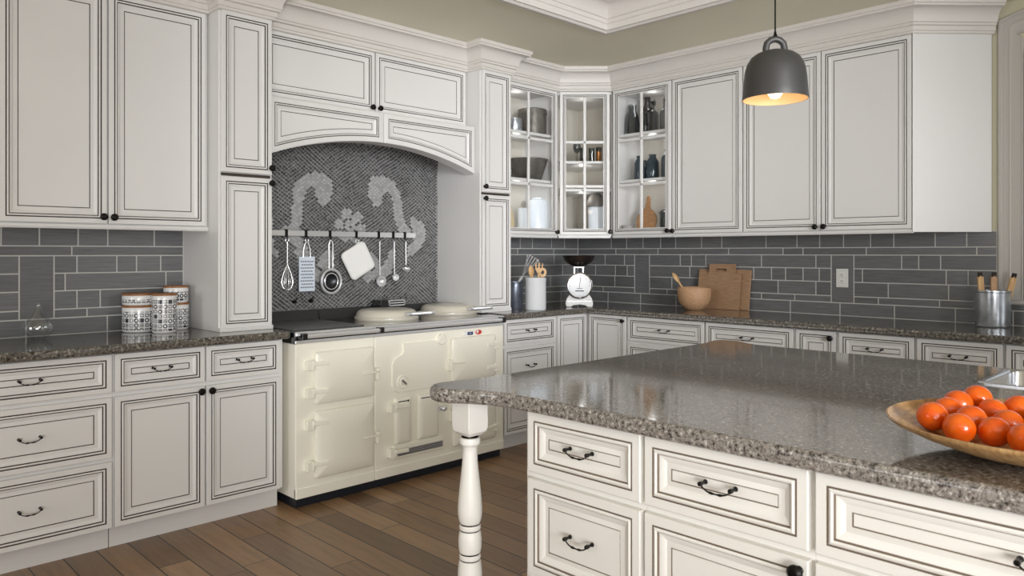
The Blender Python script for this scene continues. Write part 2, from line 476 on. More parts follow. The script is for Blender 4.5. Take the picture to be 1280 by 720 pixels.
# crown moulding along the cabinet tops
cr = [(-.02,2.532),(.004,2.532),(.010,2.536),(.010,2.546),(.016,2.549),(.016,2.572),(.020,2.575),(.027,2.577),(.027,2.588),(.034,2.592)]
cr += [(.034+.052*(1-math.cos(t*PI/2/7)), 2.592+.070*math.sin(t*PI/2/7)) for t in range(1,8)]
cr += [(.094,2.664),(.094,2.674),(.102,2.678),(.104,2.690),(.104,2.6995),(-.02,2.6995)]
XTL0, XTL1, XTR0, XTR1 = -3.285, -3.0, -1.517, -1.240
YTL, YTR, YU, YH = -.478, -.468, -.35, -.325
mb = MB()
mb.sweep(cr, [(-5.2,YU),(XTL0,YU),(XTL0,YTL),(XTL1,YTL),(XTL1,YH),(XTR0,YH),(XTR0,YTR),(XTR1,YTR),(XTR1,YU),(-.635,YU),(YU,-.635),(YU,-2.745),(-.012,-3.058)])
struct(obj('trim_2', mb, M['trim'], smooth=25))

# ------------------------------------------------------------------ tiled splashbacks
ROWS = {1:(1.347,1.436),2:(1.300,1.347),3:(1.214,1.300),4:(1.128,1.214),5:(1.038,1.128),6:(.995,1.038),7:(.914,.995)}
G = .0026
def tiles(segs, plane, name, parent):
    """segs: row -> list of (a,b) intervals along the wall"""
    mb = MB(); cols = []
    for r, lst in segs.items():
        for (a, b, z0, z1) in lst:
            if b-a < .012: continue
            t = random.uniform(-1, 1); base = .150+.018*t
            c = (base*random.uniform(.97,1.0), base, base*random.uniform(1.0,1.04))
            a2, b2, q0, q1, th, e = a+G, b-G, z0+G, z1-G, .008, .0012
            def P(s_, d, z):
                return (s_, -d, z) if plane == 'A' else (-d, s_, z)
            back = [P(a2,.001,q0),P(b2,.001,q0),P(b2,.001,q1),P(a2,.001,q1)]
            mid = [P(a2,th-e,q0),P(b2,th-e,q0),P(b2,th-e,q1),P(a2,th-e,q1)]
            fr = [P(a2+e,th,q0+e),P(b2-e,th,q0+e),P(b2-e,th,q1-e),P(a2+e,th,q1-e)]
            n0 = len(mb.f); mb.rings([back, mid, fr], [0,0], 0)
            cols += [c]*(len(mb.f)-n0)
    # grout bed
    lo, hi = min(x[0] for l in segs.values() for x in l), max(x[1] for l in segs.values() for x in l)
    mb.c = cols
    o = obj(name, mb, [M['tile'], M['grout']], parent, smooth=0, recalc=True)
    return o
def rowfill(joints, lo, hi, r, skips=()):
    js = sorted([j for j in joints if lo < j < hi])
    z0, z1 = ROWS[r]; xs = [lo]
    full = []
    rnd = random.Random(r*13+int(abs(lo)*7))
    # add extra joints in long gaps
    pts = [lo]+js+[hi]
    for a, b in zip(pts[:-1], pts[1:]):
        full.append(a)
        while b-full[-1] > .62:
            q = full[-1]+rnd.uniform(.22,.42)
            for s0, s1 in skips:
                if s0-.07 < q < s1+.07: q = s1+.10
            full.append(q)
    full.append(hi)
    out = []
    for a, b in zip(full[:-1], full[1:]):
        cur = [(a, b)]
        for s0, s1 in skips:
            nx = []
            for p, q in cur:
                if q <= s0+1e-4 or p >= s1-1e-4: nx.append((p, q)); continue
                if p < s0: nx.append((p, s0))
                if q > s1: nx.append((s1, q))
            cur = nx
        out += [(p, q, z0, z1) for p, q in cur]
    return out
JA = {1:[-4.12,-3.965,-3.798,-3.663,-3.437],2:[-3.826],3:[-3.62,-3.525,-3.404],4:[-3.855,-3.377],5:[-3.698],6:[-3.758],7:[-4.02,-3.665]}
acc = [(-4.048,-3.903)]
segs = {}
for r in ROWS:
    segs[r] = rowfill(JA[r], -4.7, XTL0-.001, r, acc if 3 <= r <= 6 else ())
segs[8] = [(a, b, .995, 1.300) for a, b in acc]
tiles(segs, 'A', 'tile_splashback', wl)
segs = {}
JA2 = {1:[-1.0,-.698,-.56,-.337,-.177],2:[-.725,-.31],3:[-.304,-.62],4:[-.95,-.48,-.2],5:[-.7,-.35],6:[-.86,-.42],7:[-.9,-.5,-.22]}
for r in ROWS: segs[r] = rowfill(JA2[r], XTR1+.001, -.009, r)
tiles(segs, 'A', 'tile_splashback', wl)
JB = {1:[-.364,-.518,-.678,-.842,-.976,-1.199,-1.365,-1.703,-1.922,-2.075,-2.228,-2.394,-2.53,-2.759,-2.923],2:[-.411,-.817,-1.419,-1.825,-1.964,-2.368,-2.973],
      3:[-.3,-1.017,-1.113,-1.235,-1.67,-2.575,-2.67,-2.788],4:[-.2,-.406,-.524,-1.1,-1.612,-1.743,-1.843,-1.964,-2.072,-2.345,-2.817,-2.93],5:[-.4,-.943,-1.4,-1.79,-2.498,-2.83],
      6:[-.28,-1.2,-1.67,-1.907,-2.44,-2.782],7:[-.331,-.654,-.98,-1.42,-1.877,-2.206,-2.534,-2.865,-3.149,-3.45,-3.8,-4.2]}
acc = [(-.739,-.597),(-2.293,-2.15)]
segs = {}
for r in ROWS: segs[r] = rowfill(JB[r], -3.072 if r < 7 else -5.4, -.009, r, acc if 3 <= r <= 6 else ())
segs[6] += [(a, min(a+.42, -3.114), .995, 1.030) for a in (-5.2,-4.78,-4.36,-3.94,-3.52)]
segs[8] = [(a, b, .995, 1.300) for a, b in acc]
tiles(segs, 'B', 'tile_splashback', wr)
for nm, bx, par in (('grout_bed',(-4.7,XTL0,-.0072,0,.90,1.437),wl),('grout_bed',(XTR1,-.001,-.0072,0,.90,1.437),wl),
                    ('grout_bed',(-.0072,0,-3.074,-.001,.90,1.437),wr),('grout_bed',(-.0072,0,-5.4,-3.074,.90,1.031),wr)):
    mb = MB(); mb.box(*bx); obj(nm, mb, M['grout'], par, smooth=0)

# mosaic panel in the range alcove
MOT = {'L':[(-2.435,1.643,.036),(-2.423,1.693,.059),(-2.432,1.743,.063),(-2.477,1.769,.046),(-2.532,1.757,.041),(-2.581,1.721,.041),(-2.597,1.676,.039),(-2.603,1.618,.035),(-2.608,1.554,.033),(-2.617,1.489,.033),(-2.639,1.448,.033),(-2.678,1.443,.03)],
'L2':[(-2.678,1.443,.033),(-2.63,1.404,.028),(-2.59,1.363,.032),(-2.559,1.323,.032),(-2.536,1.286,.019)],
'L3':[(-2.393,1.294,.04),(-2.416,1.252,.046),(-2.374,1.214,.029)],
'L4':[(-2.793,1.553,.011),(-2.80,1.48,.04),(-2.82,1.42,.045),(-2.79,1.35,.035),(-2.74,1.30,.012)],
'L5':[(-2.60,1.315,.02),(-2.57,1.252,.033),(-2.53,1.204,.04),(-2.46,1.174,.036),(-2.40,1.154,.028)],
'R':[(-2.03,1.654,.038),(-2.044,1.702,.063),(-2.03,1.76,.063),(-1.983,1.78,.047),(-1.924,1.753,.045),(-1.883,1.71,.041),(-1.867,1.653,.037),(-1.866,1.581,.037),(-1.842,1.509,.037),(-1.792,1.46,.036)],
'R2':[(-1.747,1.553,.011),(-1.713,1.499,.04),(-1.678,1.481,.048),(-1.678,1.43,.048),(-1.701,1.375,.042),(-1.752,1.333,.032),(-1.786,1.292,.01)],
'R3':[(-1.907,1.315,.026),(-1.924,1.252,.035),(-1.961,1.204,.041),(-2.03,1.174,.036),(-2.103,1.154,.028)],
'R4':[(-2.077,1.293,.025),(-2.04,1.24,.03)],
'P':[(-2.26,1.562,.037)],'P2':[(-2.179,1.543,.036)],'P3':[(-2.315,1.501,.033)],'P4':[(-2.146,1.466,.034)],'P5':[(-2.273,1.421,.035)],'P6':[(-2.199,1.409,.03)],'PC':[(-2.239,1.486,.059)]}
def in_motif(x, z):
    d = math.hypot(x+2.239, z-1.486)
    if d < .011 or .040 < d < .050: return 2
    for l in MOT.values():
        for i in range(len(l)):
            x0,z0,r0 = l[i]; x1,z1,r1 = l[min(i+1,len(l)-1)]
            dx, dz = x1-x0, z1-z0; L = dx*dx+dz*dz
            t = 0 if L < 1e-9 else max(0,min(1,((x-x0)*dx+(z-z0)*dz)/L))
            if math.hypot(x-x0-dx*t, z-z0-dz*t) < r0+(r1-r0)*t: return 1
    return 0
mos = thing('mosaic_splashback', 'grey stone mosaic panel with pale scrolls and a flower behind the range', 'tile panel', (-2.2585, 0, .90))
ox, oz = -2.2585, .90
mb = MB(); mb.box(-2.998-ox, -1.519-ox, -.0050, -.0005, 0, 2.026-oz); obj('grout_bed', mb, M['mgrout'], mos, smooth=0, label='pale grout between the mosaic stones')
mb = MB(); cols = []
sp = .0190; hs = .0078
rm = random.Random(3)
nU = int(2.8/sp)
for i in range(-nU, nU):
    for j in range(-nU, nU):
        # woven lattice: rows bow slightly
        u, v = (i+.5)*sp, (j+.5)*sp
        x = -2.2585+(u*.78-v*.78); z = 1.5+(u*.62+v*.62)
        z += .014*math.sin(x*5.0+.6)+.006*math.sin(x*17+z*9)+rm.uniform(-.0011,.0011); x += .006*math.sin(z*15-x*6)+rm.uniform(-.0011,.0011)
        if not (-2.990 < x < -1.528 and 0.915 < z < 2.018): continue
        k = in_motif(x, z)
        g = {0:rm.uniform(.030,.110),1:rm.uniform(.30,.46),2:rm.uniform(.05,.08)}[k]
        a = .671+rm.uniform(-.16,.16)
        ca, sa = math.cos(a), math.sin(a); cb, sb = math.cos(PI-.671), math.sin(PI-.671)
        h1, h2 = hs*rm.uniform(.9,1.1), hs*rm.uniform(.85,1.1)
        vs = []
        for s1, s2 in ((-1,-1),(1,-1),(1,1),(-1,1)):
            vs.append((x+s1*h1*ca+s2*h2*cb-ox, -.0055, z+s1*h1*sa+s2*h2*sb-oz))
        mb.add(vs, [(0,1,2,3)]); cols.append((g, g, g*1.02))
mb.c = cols
obj('mosaic_stones', mb, M['mosaic'], mos, smooth=0, recalc=False)

# ------------------------------------------------------------------ window on the right wall
W = bpy.data.objects.new('window_1', None); COL.objects.link(W); struct(W); W.location = (0, -3.91, 1.085)
def wloc(p): return (p[0], p[1]+3.91, p[2]-1.085)
mb = MB()
cas = [(0,.0),(0,.014),(.006,.018),(.018,.018),(.022,.012),(.034,.012),(.036,.010),(.052,.010),(.056,.013),(.062,.010),(.108,.010),(.114,.014),(.120,.012),(.123,.0)]
path = [(-3.077,1.053)]+[(-3.077,1.60),(-3.077,2.2)]
ys = [-3.077-1.666*i/30 for i in range(31)]
path += [(y, arch(y,-3.077,-4.743,2.472+.135,.135)) for y in ys]+[(-4.743,1.6),(-4.743,1.053)]
rs = []
for i, (y, z) in enumerate(path):
    p0 = Vector(path[max(i-1,0)]); p1 = Vector(path[min(i+1,len(path)-1)])
    d = (p1-p0).normalized(); n = Vector((d.y, -d.x)) if True else None
    c = Vector((-3.91, 1.9))-Vector((y, z))
    if i <= 2: n = Vector((-1, 0))
    elif i >= len(path)-2: n = Vector((1, 0))
    else:
        if n.dot(c) < 0: n = -n
        if i in (3, len(path)-3): n = Vector((-1.0 if i == 3 else 1.0, -1.0))
    rs.append([wloc((-dp, y+n.x*w, z+n.y*w)) for w, dp in cas])
vs = [p for r in rs for p in r]; m_ = len(cas); fs = []
for i in range(len(rs)-1):
    for k in range(m_-1): fs.append((i*m_+k,(i+1)*m_+k,(i+1)*m_+k+1,i*m_+k+1))
mb.add(vs, fs); obj('casing', mb, M['casing'], W, smooth=25)
mb = MB(); mb.box(*[-.045,.19], -3.105+3.91-.0, -4.73+3.91, 1.033-1.085, 1.054-1.085)
mb.v = [(x, y, z) for x, y, z in mb.v]; obj('sill', mb, M['casing'], W, bevel=.004)
# jamb lining + sash + panes
mb = MB(); rp = []
op = [(-3.2,1.054)]+[(-3.2-1.42*i/24, arch(-3.2-1.42*i/24,-3.2,-4.62,2.40,.13)) for i in range(25)]+[(-4.62,1.054)]
for (y, z) in op: rp.append([wloc((-.016,y,z)), wloc((.19,y,z))])
mb.add([p for r in rp for p in r], [(2*i,2*i+2,2*i+3,2*i+1) for i in range(len(rp)-1)]); obj('jamb', mb, M['casing'], W)
mb = MB()
def wb(x0,x1,y0,y1,z0,z1):
    mb.box(x0,x1,y0+3.91,y1+3.91,z0-1.085,z1-1.085)
for a, b in ((-3.25,-3.202),(-3.935,-3.885),(-4.618,-4.57)): wb(.10,.14,a,b,1.056,2.42 if a > -3.9 and a < -3.5 else 2.30)
for z in (1.056,1.68,2.24): wb(.10,.14,-4.618,-3.202,z,z+.05)
obj('window_frame', mb, M['casing'], W, bevel=.003)
mb = MB(); wb(.118,.121,-4.6,-3.22,1.08,2.30); obj('glass_pane', mb, M['pane'], W)

# ------------------------------------------------------------------ left wall base cabinets
YF = -.60
def base_unit(name, label, cat, loc, rz, w, fronts, depth=.598, m=None, toe=.075, group=None, z1=.873):
    m = m or M['cream']
    t = thing(name, label, cat, loc, rz, group)
    carcass(t, w, depth, .105, z1, m, toe)
    for fr in fronts: front(t, *fr, m=m)
    return t
D1, D2, D3 = (.700,.868), (.415,.680), (.107,.397)
base_unit('drawer_cabinet', 'cream glazed three-drawer base cabinet at far left under the glass vase', 'cabinet', (-4.445,YF,0), RA, .635,
    [('drawer',.005,.628,*D1,'pull'),('drawer',.005,.628,*D2,'pull'),('drawer',.005,.628,*D3,'pull')])
base_unit('base_cabinet', 'cream glazed base cabinet with two drawers over two doors left of the range', 'cabinet', (-3.81,YF,0), RA, .808,
    [('drawer',.005,.400,*D1,'pull'),('drawer',.408,.786,*D1,'pull'),('door',.005,.400,.107,.680,(.378,.657)),('door',.408,.786,.107,.680,(.428,.656))])
base_unit('drawer_cabinet', 'cream glazed narrow three-drawer base cabinet just right of the range', 'cabinet', (-1.448,YF,0), RA, .530,
    [('drawer',.012,.510,*D1,'pull'),('drawer',.012,.510,*D2,'pull'),('drawer',.012,.510,*D3,'pull')])
# corner base with two doors meeting in the inside corner
cc = thing('corner_base_cabinet', 'cream corner base cabinet with two tall doors meeting in the inside corner', 'cabinet', (-.60,-.60,0))
mb = MB(); mb.prism([(-.316,.0205),(.0205,.0205),(.0205,-.358),(.598,-.358),(.598,.598),(-.316,.598)], .105, .873); obj('carcass', mb, M['cream'], cc, bevel=.0015)
mb = MB(); mb.prism([(-.314,.075),(.075,.075),(.075,-.356),(.597,-.356),(.597,.597),(-.314,.597)], 0, .105); obj('toe_kick', mb, M['cream'], cc)
mb = MB(); panel(mb, -.310, -.004, .107, .868); obj('door', mb, [M['cream'],M['glaze']], cc)
mb = MB(); T = Matrix.Rotation(-PI/2, 4, 'Z')
panel(mb, .022, .352, .107, .868); mb.v = [tuple(T @ Vector(p)) for p in mb.v]
dd = obj('door', mb, [M['cream'],M['glaze']], cc)
mb = MB(); mb.lathe([(0,0),(.008,0),(.008,.003),(.0045,.006),(.0045,.012),(.011,.015),(.0145,.020),(.0140,.026),(.009,.0305),(0,.032)], 20, axis='-y')
mb.v = [tuple(T @ Vector((x+.338,y,z+.834))) for x,y,z in mb.v]; obj('knob', mb, M['black'], dd, label='round black knob')

# right wall base run
def runB(y0, y1): return (-.60, y0, 0), abs(y1-y0)
def full(a, b): return [('drawer',a,b,*D1,'pull'),('drawer',a,b,*D2,'pull'),('drawer',a,b,*D3,'pull')]
p, w = runB(-.958,-1.584)
base_unit('drawer_cabinet', 'cream drawer cabinet on the right wall, first after the corner doors', 'cabinet', p, RB, w, full(.017,.620))
p, w = runB(-1.584,-2.180)
base_unit('drawer_cabinet', 'cream drawer cabinet under the wooden bowl and cutting boards, just left of the narrow door', 'cabinet', p, RB, w, full(.008,.588))
p, w = runB(-2.180,-2.430)
base_unit('narrow_cabinet', 'narrow cream base cabinet with one tall door and knob under the outlet', 'cabinet', p, RB, w, [('door',.012,.240,.107,.868,(.218,.831))])
p, w = runB(-2.430,-2.838)
base_unit('drawer_cabinet', 'cream drawer cabinet on the right wall, just right of the narrow door', 'cabinet', p, RB, w, full(.010,.400))
p, w = runB(-2.838,-3.238)
base_unit('drawer_cabinet', 'cream drawer cabinet below and left of the galvanised bucket', 'cabinet', p, RB, w, full(.008,.394))
p, w = runB(-3.238,-3.86)
base_unit('base_cabinet', 'cream base cabinet at the right edge of the photo, under the window', 'cabinet', p, RB, w, full(.008,.614))

# ------------------------------------------------------------------ countertops
def slab(name, poly, z0, z1, m, bevel, label, cat, holes=None):
    cx = sum(p[0] for p in poly)/len(poly); cy = sum(p[1] for p in poly)/len(poly)
    mb = MB(); mb.prism([(x-cx, y-cy) for x, y in poly], 0, z1-z0)
    o = obj(name, mb, m, None, loc=(cx, cy, z0), smooth=40)
    if holes:
        hb = MB(); hb.prism([(x, y) for x, y in holes], z0-.1, z1+.1)
        h = obj('cutter', hb, m)
        b = o.modifiers.new('B', 'BOOLEAN'); b.operation = 'DIFFERENCE'; b.object = h; b.solver = 'EXACT'
        bpy.context.view_layer.update()
        me = bpy.data.meshes.new_from_object(o.evaluated_get(bpy.context.evaluated_depsgraph_get()))
        o.modifiers.clear(); o.data = me; bpy.data.objects.remove(h)
    b = o.modifiers.new('Bevel', 'BEVEL'); b.width = bevel; b.segments = 4
    b.limit_method = 'ANGLE'; b.angle_limit = deg(50); b.harden_normals = True
    tag(o, label, cat); return o
slab('countertop', [(-4.7,-.640),(-2.985,-.640),(-2.985,-.0085),(-4.7,-.0085)], .874, .914, M['granite'], .013,
     'dark speckled granite countertop left of the range, carrying vase and canisters', 'countertop')
slab('countertop', [(-1.470,-.640),(-.660,-.640),(-.640,-.660),(-.640,-4.2),(-.0085,-4.2),(-.0085,-.0085),(-1.470,-.0085)], .874, .914, M['granite'], .013,
     'dark speckled granite countertop turning the corner, carrying scale, boards and bucket', 'countertop')

# ------------------------------------------------------------------ tall cabinets standing on the worktop
def tall(x0, x1, yf, label, kx, depth):
    t = thing('tall_cabinet', label, 'cabinet', (x0, yf, .9145), 0)
    w = x1-x0; B_ = -.9145
    mb = MB(); mb.box(0, w, .0205, depth, 0, 2.54+B_)
    mb.box(-.0, w+.0, .002, .021, 0, .022)
    obj('carcass', mb, M['cream'], t, bevel=.0015)
    mb = MB(); mb.box(.012, w-.012, .012, .0207, 1.704+B_, 1.718+B_); obj('gap_shade_strip', mb, M['glaze'], t, label='dark strip painting the shade in the gap between the doors')  # dark strip standing in for shade in the recessed gap
    for z0, z1, kz in ((.932,1.700,1.677),(1.722,2.533,1.756)):
        mb = MB(); panel(mb, .008, w-.008, z0+B_, z1+B_)
        d = obj('door', mb, [M['cream'],M['glaze']], t); add_knob(d, kx-x0, kz+B_)
    return t
tall(XTL0, XTL1, YTL, 'tall narrow cream two-door cabinet standing on the counter left of the range', XTL1-.016, .477)
tall(XTR0, XTR1, YTR, 'tall narrow cream two-door cabinet standing on the counter right of the range', XTR0+.022, .467)

# ------------------------------------------------------------------ wall cabinets
def wallcab(name, label, cat, loc, rz, w, fronts, depth, m=None, z0=1.445, z1=2.54):
    t = thing(name, label, cat, (loc[0], loc[1], 1.43), rz)
    B_ = -1.43
    mb = MB(); mb.box(0, w, .0205, depth, z0+B_, z1+B_)
    obj('carcass', mb, M['cream'], t, bevel=.0015)
    mb = MB(); mb.box(0.0, w, .004, .024, 1.430+B_, z0+B_); mb.box(0, w, .010, .030, 1.424+B_, 1.431+B_)
    obj('light_rail', mb, M['cream'], t, bevel=.002)
    for x0, x1, k in fronts:
        mb = MB(); panel(mb, x0, x1, 1.450+B_, 2.531+B_)
        d = obj('door', mb, [M['cream'],M['glaze']], t)
        if k: add_knob(d, k[0], k[1]+B_)
    return t
wallcab('wall_cabinet', 'large cream two-door wall cabinet at upper left above the canisters', 'cabinet', (-4.195,YU,0), RA, .908,
    [(.006,.430,(.411,1.481)),(.438,.892,(.456,1.480))], .348)
wallcab('wall_cabinet', 'cream single-door wall cabinet between the glass-door cabinet and the pendant lamp', 'cabinet', (YU,-1.168,0), RB, .546,
    [(.008,.540,(.018,1.468))], .348)
wallcab('wall_cabinet', 'cream two-door wall cabinet at right, behind the pendant lamp', 'cabinet', (YU,-1.714,0), RB, 1.031,
    [(.006,.513,(.488,1.471)),(.521,1.025,(.540,1.472))], .348)
# angled end cabinet
t = thing('angled_end_cabinet', 'plain cream angled end panel of the right-hand wall cabinets beside the window', 'cabinet', (-.01,-2.745,1.43))
mb = MB(); mb.prism([(-.339,-.0),(-.008,-.303),(-.001,-.303),(-.001,-.0)], .0, 1.11); obj('carcass', mb, M['cream'], t, bevel=.002)
mb = MB(); mb.prism([(-.344,-.001),(-.332,-.014),(-.322,-.004),(-.322,.0)], .0, 1.11); obj('corner_stile', mb, M['cream'], t, bevel=.003)

# hood cabinet over the range
hd = thing('hood_cabinet', 'cream cabinet over the range with two flat doors and arched valance', 'cabinet', (XTL1,YH-.001,2.0))
HW = XTR0-XTL1; B_ = -2.0
mb = MB(); mb.box(0.001, HW-.001, .0205, -YH-.002, 2.03+B_, 2.54+B_); obj('carcass', mb, M['cream'], hd, bevel=.0015)
for x0, x1, kx in ((.006,.735,.712),(.745,1.462,.766)):
    mb = MB(); panel(mb, x0, x1, 2.172+B_, 2.531+B_); d = obj('door', mb, [M['cream'],M['glaze']], hd); add_knob(d, kx, 2.194+B_)
# arched valance
val = MB(); VY0, VY1 = -.070, .0205
xc, hw, rise, zpk = HW/2, HW/2, .137, 1.975+B_
R = (hw*hw+rise*rise)/(2*rise); zc = zpk-R
N = 40
def arcpt(d, x0, x1, zt, y):
    lo = []; up = []
    for i in range(N+1):
        x = x0+d+(x1-x0-2*d)*i/N
        lo.append((x, y, zc+math.sqrt(max((R+d)**2-(x-xc)**2, 0))))
        up.append((x, y, zt-d))
    return lo+up[::-1]
zt = 2.158+B_
val.rings([arcpt(0,0.001,HW-.001,zt,VY1), arcpt(0,0.001,HW-.001,zt,VY0+.004), arcpt(.004,0.001,HW-.001,zt,VY0)], [0,0])
vf = arcpt(.004,0.001,HW-.001,zt,VY0); K = len(vf)
val.add(vf, [(i,i+1,K-2-i,K-1-i) for i in range(N)])
valo = obj('valance', val, M['cream'], hd, smooth=25)
for x0, x1 in ((.012,HW/2-.006),(HW/2+.006,HW-.012)):
    mb = MB(); pr = [(0,.004,0)]+[(d+.010,dp,mi) for d,dp,mi in DOOR[2:]]
    rs = [arcpt(d*.88,x0,x1,zt-.006,VY0-.0150+dp) for d,dp,_ in pr]
    rs = [arcpt(0,x0,x1,zt-.006,VY0+.001)]+rs
    mb.rings(rs, [0]+[q[2] for q in pr[1:]])
    n0 = len(rs[-1]); mb.add(rs[-1], [(i,i+1,n0-2-i,n0-1-i) for i in range(N)])
    obj('valance_panel', mb, [M['cream'],M['glaze']], valo, smooth=25)

# glass-door cabinets
GD = DOOR[:11]+[(.046,.0045,0),(.046,.018,0)]
def glass_door(root, x0, x1, z0, z1, rows, knob, xm=None):
    mb = MB(); rs = []
    for d, dp, _ in GD: rs.append([(x0+d,dp,z0+d),(x1-d,dp,z0+d),(x1-d,dp,z1-d),(x0+d,dp,z1-d)])
    rs.append([(x0,.018,z0),(x1,.018,z0),(x1,.018,z1),(x0,.018,z1)])
    mb.rings(rs, [q[2] for q in GD[1:]]+[0])
    a, b, c, d_ = x0+.046, x1-.046, z0+.046, z1-.046
    xm = xm if xm is not None else (x0+x1)/2
    def bar(p0,p1,q0,q1,vert):
        h = .011
        if vert: pr = [(p0,.017),(p0,.008),(p0+.004,.004),(p1-.004,.004),(p1,.008),(p1,.017)]; mb.rings([[(x,y,q0) for x,y in pr],[(x,y,q1) for x,y in pr]],[0])
        else: pr = [(q0,.017),(q0,.008),(q0+.004,.004),(q1-.004,.004),(q1,.008),(q1,.017)]; mb.rings([[(p0,y,z) for z,y in pr],[(p1,y,z) for z,y in pr]],[0])
    bar(xm-.011,xm+.011,c,d_,True)
    for z in rows: bar(a,b,z-.011,z+.011,False)
    dr = obj('door', mb, [M['cream'],M['glaze']], root)
    mb = MB(); mb.add([(a-.003,.013,c-.003),(b+.003,.013,c-.003),(b+.003,.013,d_+.003),(a-.003,.013,d_+.003)], [(0,1,2,3)])
    obj('glass_pane', mb, M['pane'], dr, label='clear glass panes behind the mullions')
    add_knob(dr, *knob)
    return dr
ROWZ = (1.816, 2.150)
def glasscab(label, loc, rz, w, knob, xm, depth=.348):
    t = thing('glass_cabinet', label, 'cabinet', (loc[0], loc[1], 1.43), rz); B_ = -1.43
    mb = MB(); e = .018
    mb.box(0,w,.0205,depth,1.445+B_,1.483+B_); mb.box(0,w,.0205,depth,2.512+B_,2.54+B_)
    mb.box(0,e,.0205,depth,1.483+B_,2.512+B_); mb.box(w-e,w,.0205,depth,1.483+B_,2.512+B_)
    obj('carcass', mb, M['cream'], t, bevel=.001)
    mb = MB(); mb.box(e,w-e,depth-.012,depth,1.483+B_,2.512+B_); obj('back_panel', mb, M['inside'], t)
    for z in (1.838,2.182):
        mb = MB(); mb.box(e,w-e,.030,depth-.012,z+B_,z+.020+B_); obj('shelf', mb, M['cream'], t, bevel=.002)
    mb = MB(); mb.box(0.0, w, .004, .024, 1.430+B_, 1.4445+B_); mb.box(0, w, .010, .030, 1.424+B_, 1.431+B_); obj('light_rail', mb, M['cream'], t, bevel=.002)
    glass_door(t, .008, w-.008, 1.450+B_, 2.531+B_, [z+B_ for z in ROWZ], (knob, 1.470+B_), xm)
    return t
glasscab('cream glass-door wall cabinet with tins and bucket, beside the tall cabinet right of the range', (XTR1,YU), RA, XTR1*-1-.637, .580, XTR1*-1-.943)
glasscab('cream glass-door wall cabinet with dark bottles, right of the corner', (YU,-.640), RB, .526, .503, .262)
# diagonal corner cabinet
DL = math.hypot(.285,.285)
t = thing('glass_cabinet', 'cream diagonal corner glass-door wall cabinet holding drinking glasses', 'cabinet', (-.635,-.35,1.43), RD)
B_ = -1.43; Tq = Matrix.Rotation(PI/4, 4, 'Z')
def loc2(pts):   # world plan offsets from (-.635,-.35) to the cabinet frame
    return [tuple((Tq @ Vector((x+.635, y+.35, 0)))[:2]) for x, y in pts]
PENT = loc2([(-.6205,-.3355),(-.3355,-.6205),(-.002,-.6205),(-.002,-.002),(-.6205,-.002)])
mb = MB(); mb.prism(PENT, 1.445+B_, 1.483+B_); mb.prism(PENT, 2.512+B_, 2.54+B_)
for a, b in ((1,2),(4,0)):
    (xa,ya),(xb,yb) = PENT[a],PENT[b]; mb.add([(xa,ya,.053),(xb,yb,.053),(xb,yb,1.082),(xa,ya,1.082)], [(0,1,2,3)])
obj('carcass', mb, M['cream'], t)
mb = MB()
for a, b in ((2,3),(3,4)):
    (xa,ya),(xb,yb) = PENT[a],PENT[b]; mb.add([(xa,ya,.053),(xb,yb,.053),(xb,yb,1.082),(xa,ya,1.082)], [(0,1,2,3)])
obj('back_panel', mb, M['inside'], t)
SH = loc2([(-.600,-.335),(-.335,-.600),(-.006,-.600),(-.006,-.006),(-.600,-.006)])
for z in (2.012,1.80):
    mb = MB(); mb.prism(SH, z-.020+B_, z+B_); obj('shelf', mb, M['cream'], t, bevel=.002)
mb = MB(); mb.box(0.004, DL-.004, .004, .024, 0, .0145); mb.box(0.006, DL-.006, .010, .030, -.006, .001); obj('light_rail', mb, M['cream'], t, bevel=.002)
glass_door(t, .014, DL-.014, .020, 1.101, [z+B_ for z in ROWZ], (DL-.010, .042), DL/2)

# ------------------------------------------------------------------ range cooker
RX0, RX1, RYF = -2.972, -1.503, -.66
rg = thing('range_cooker', 'cream enamelled range cooker with black hob, chrome rail and two domed lids', 'range cooker', (-2.2375, RYF, 0))
def rx(x): return x+2.2375
def rrect(x0,x1,z0,z1,r,n=5):
    pts = []
    for cx,cz,a0 in ((x1-r,z0+r,-90),(x1-r,z1-r,0),(x0+r,z1-r,90),(x0+r,z0+r,180)):
        for i in range(n+1):
            a = deg(a0+90*i/n); pts.append((cx+r*math.cos(a), cz+r*math.sin(a)))
    return pts
def slabdoor(mb, x0, x1, z0, z1, r, prof, T=None):
    rs = []
    for d, y in prof:
        rs.append([(x,y,z) for x,z in rrect(x0+d,x1-d,z0+d,z1-d,max(r-d,.002))])
    mb.rings(rs, [0]*(len(prof)-1), 0, T)
depthR = .655
mb = MB(); mb.box(rx(RX0)+.012, rx(RX1)-.012, .022, depthR-.03, 0, .052); obj('plinth', mb, M['plinth'], rg, bevel=.003, label='blue-black plinth')
for x0, x1 in ((RX0,-2.4925),(-2.4905,RX1)):
    mb = MB(); mb.box(rx(x0), rx(x1), 0, depthR-.03, .050, .846); mb.box(rx(x0)-.0, rx(x1), -.006, .02, .050, .105)
    obj('body', mb, M['enamel'], rg, bevel=.006, seg=3)
mb = MB(); mb.box(rx(RX0)-.004, rx(RX1)+.004, .006, depthR-.03, .846, .908); obj('hob_top', mb, M['blackenamel'], rg, bevel=.005, label='black enamel hob top')
mb = MB(); mb.box(rx(RX0)+.02, rx(-2.52), .06, depthR-.12, .9075, .9125); obj('warming_plate', mb, M['warm'], rg, bevel=.003, label='grey steel warming plate at left')
mb = MB(); mb.box(rx(RX0)-.002, rx(RX1)+.002, -.004, .008, .846, .864); obj('chrome_strip', mb, M['bright'], rg, bevel=.004)
mb = MB(); mb.box(rx(RX0)-.002, rx(RX1)+.002, -.006, .008, .884, .908); obj('chrome_strip', mb, M['bright'], rg, bevel=.006, seg=3)
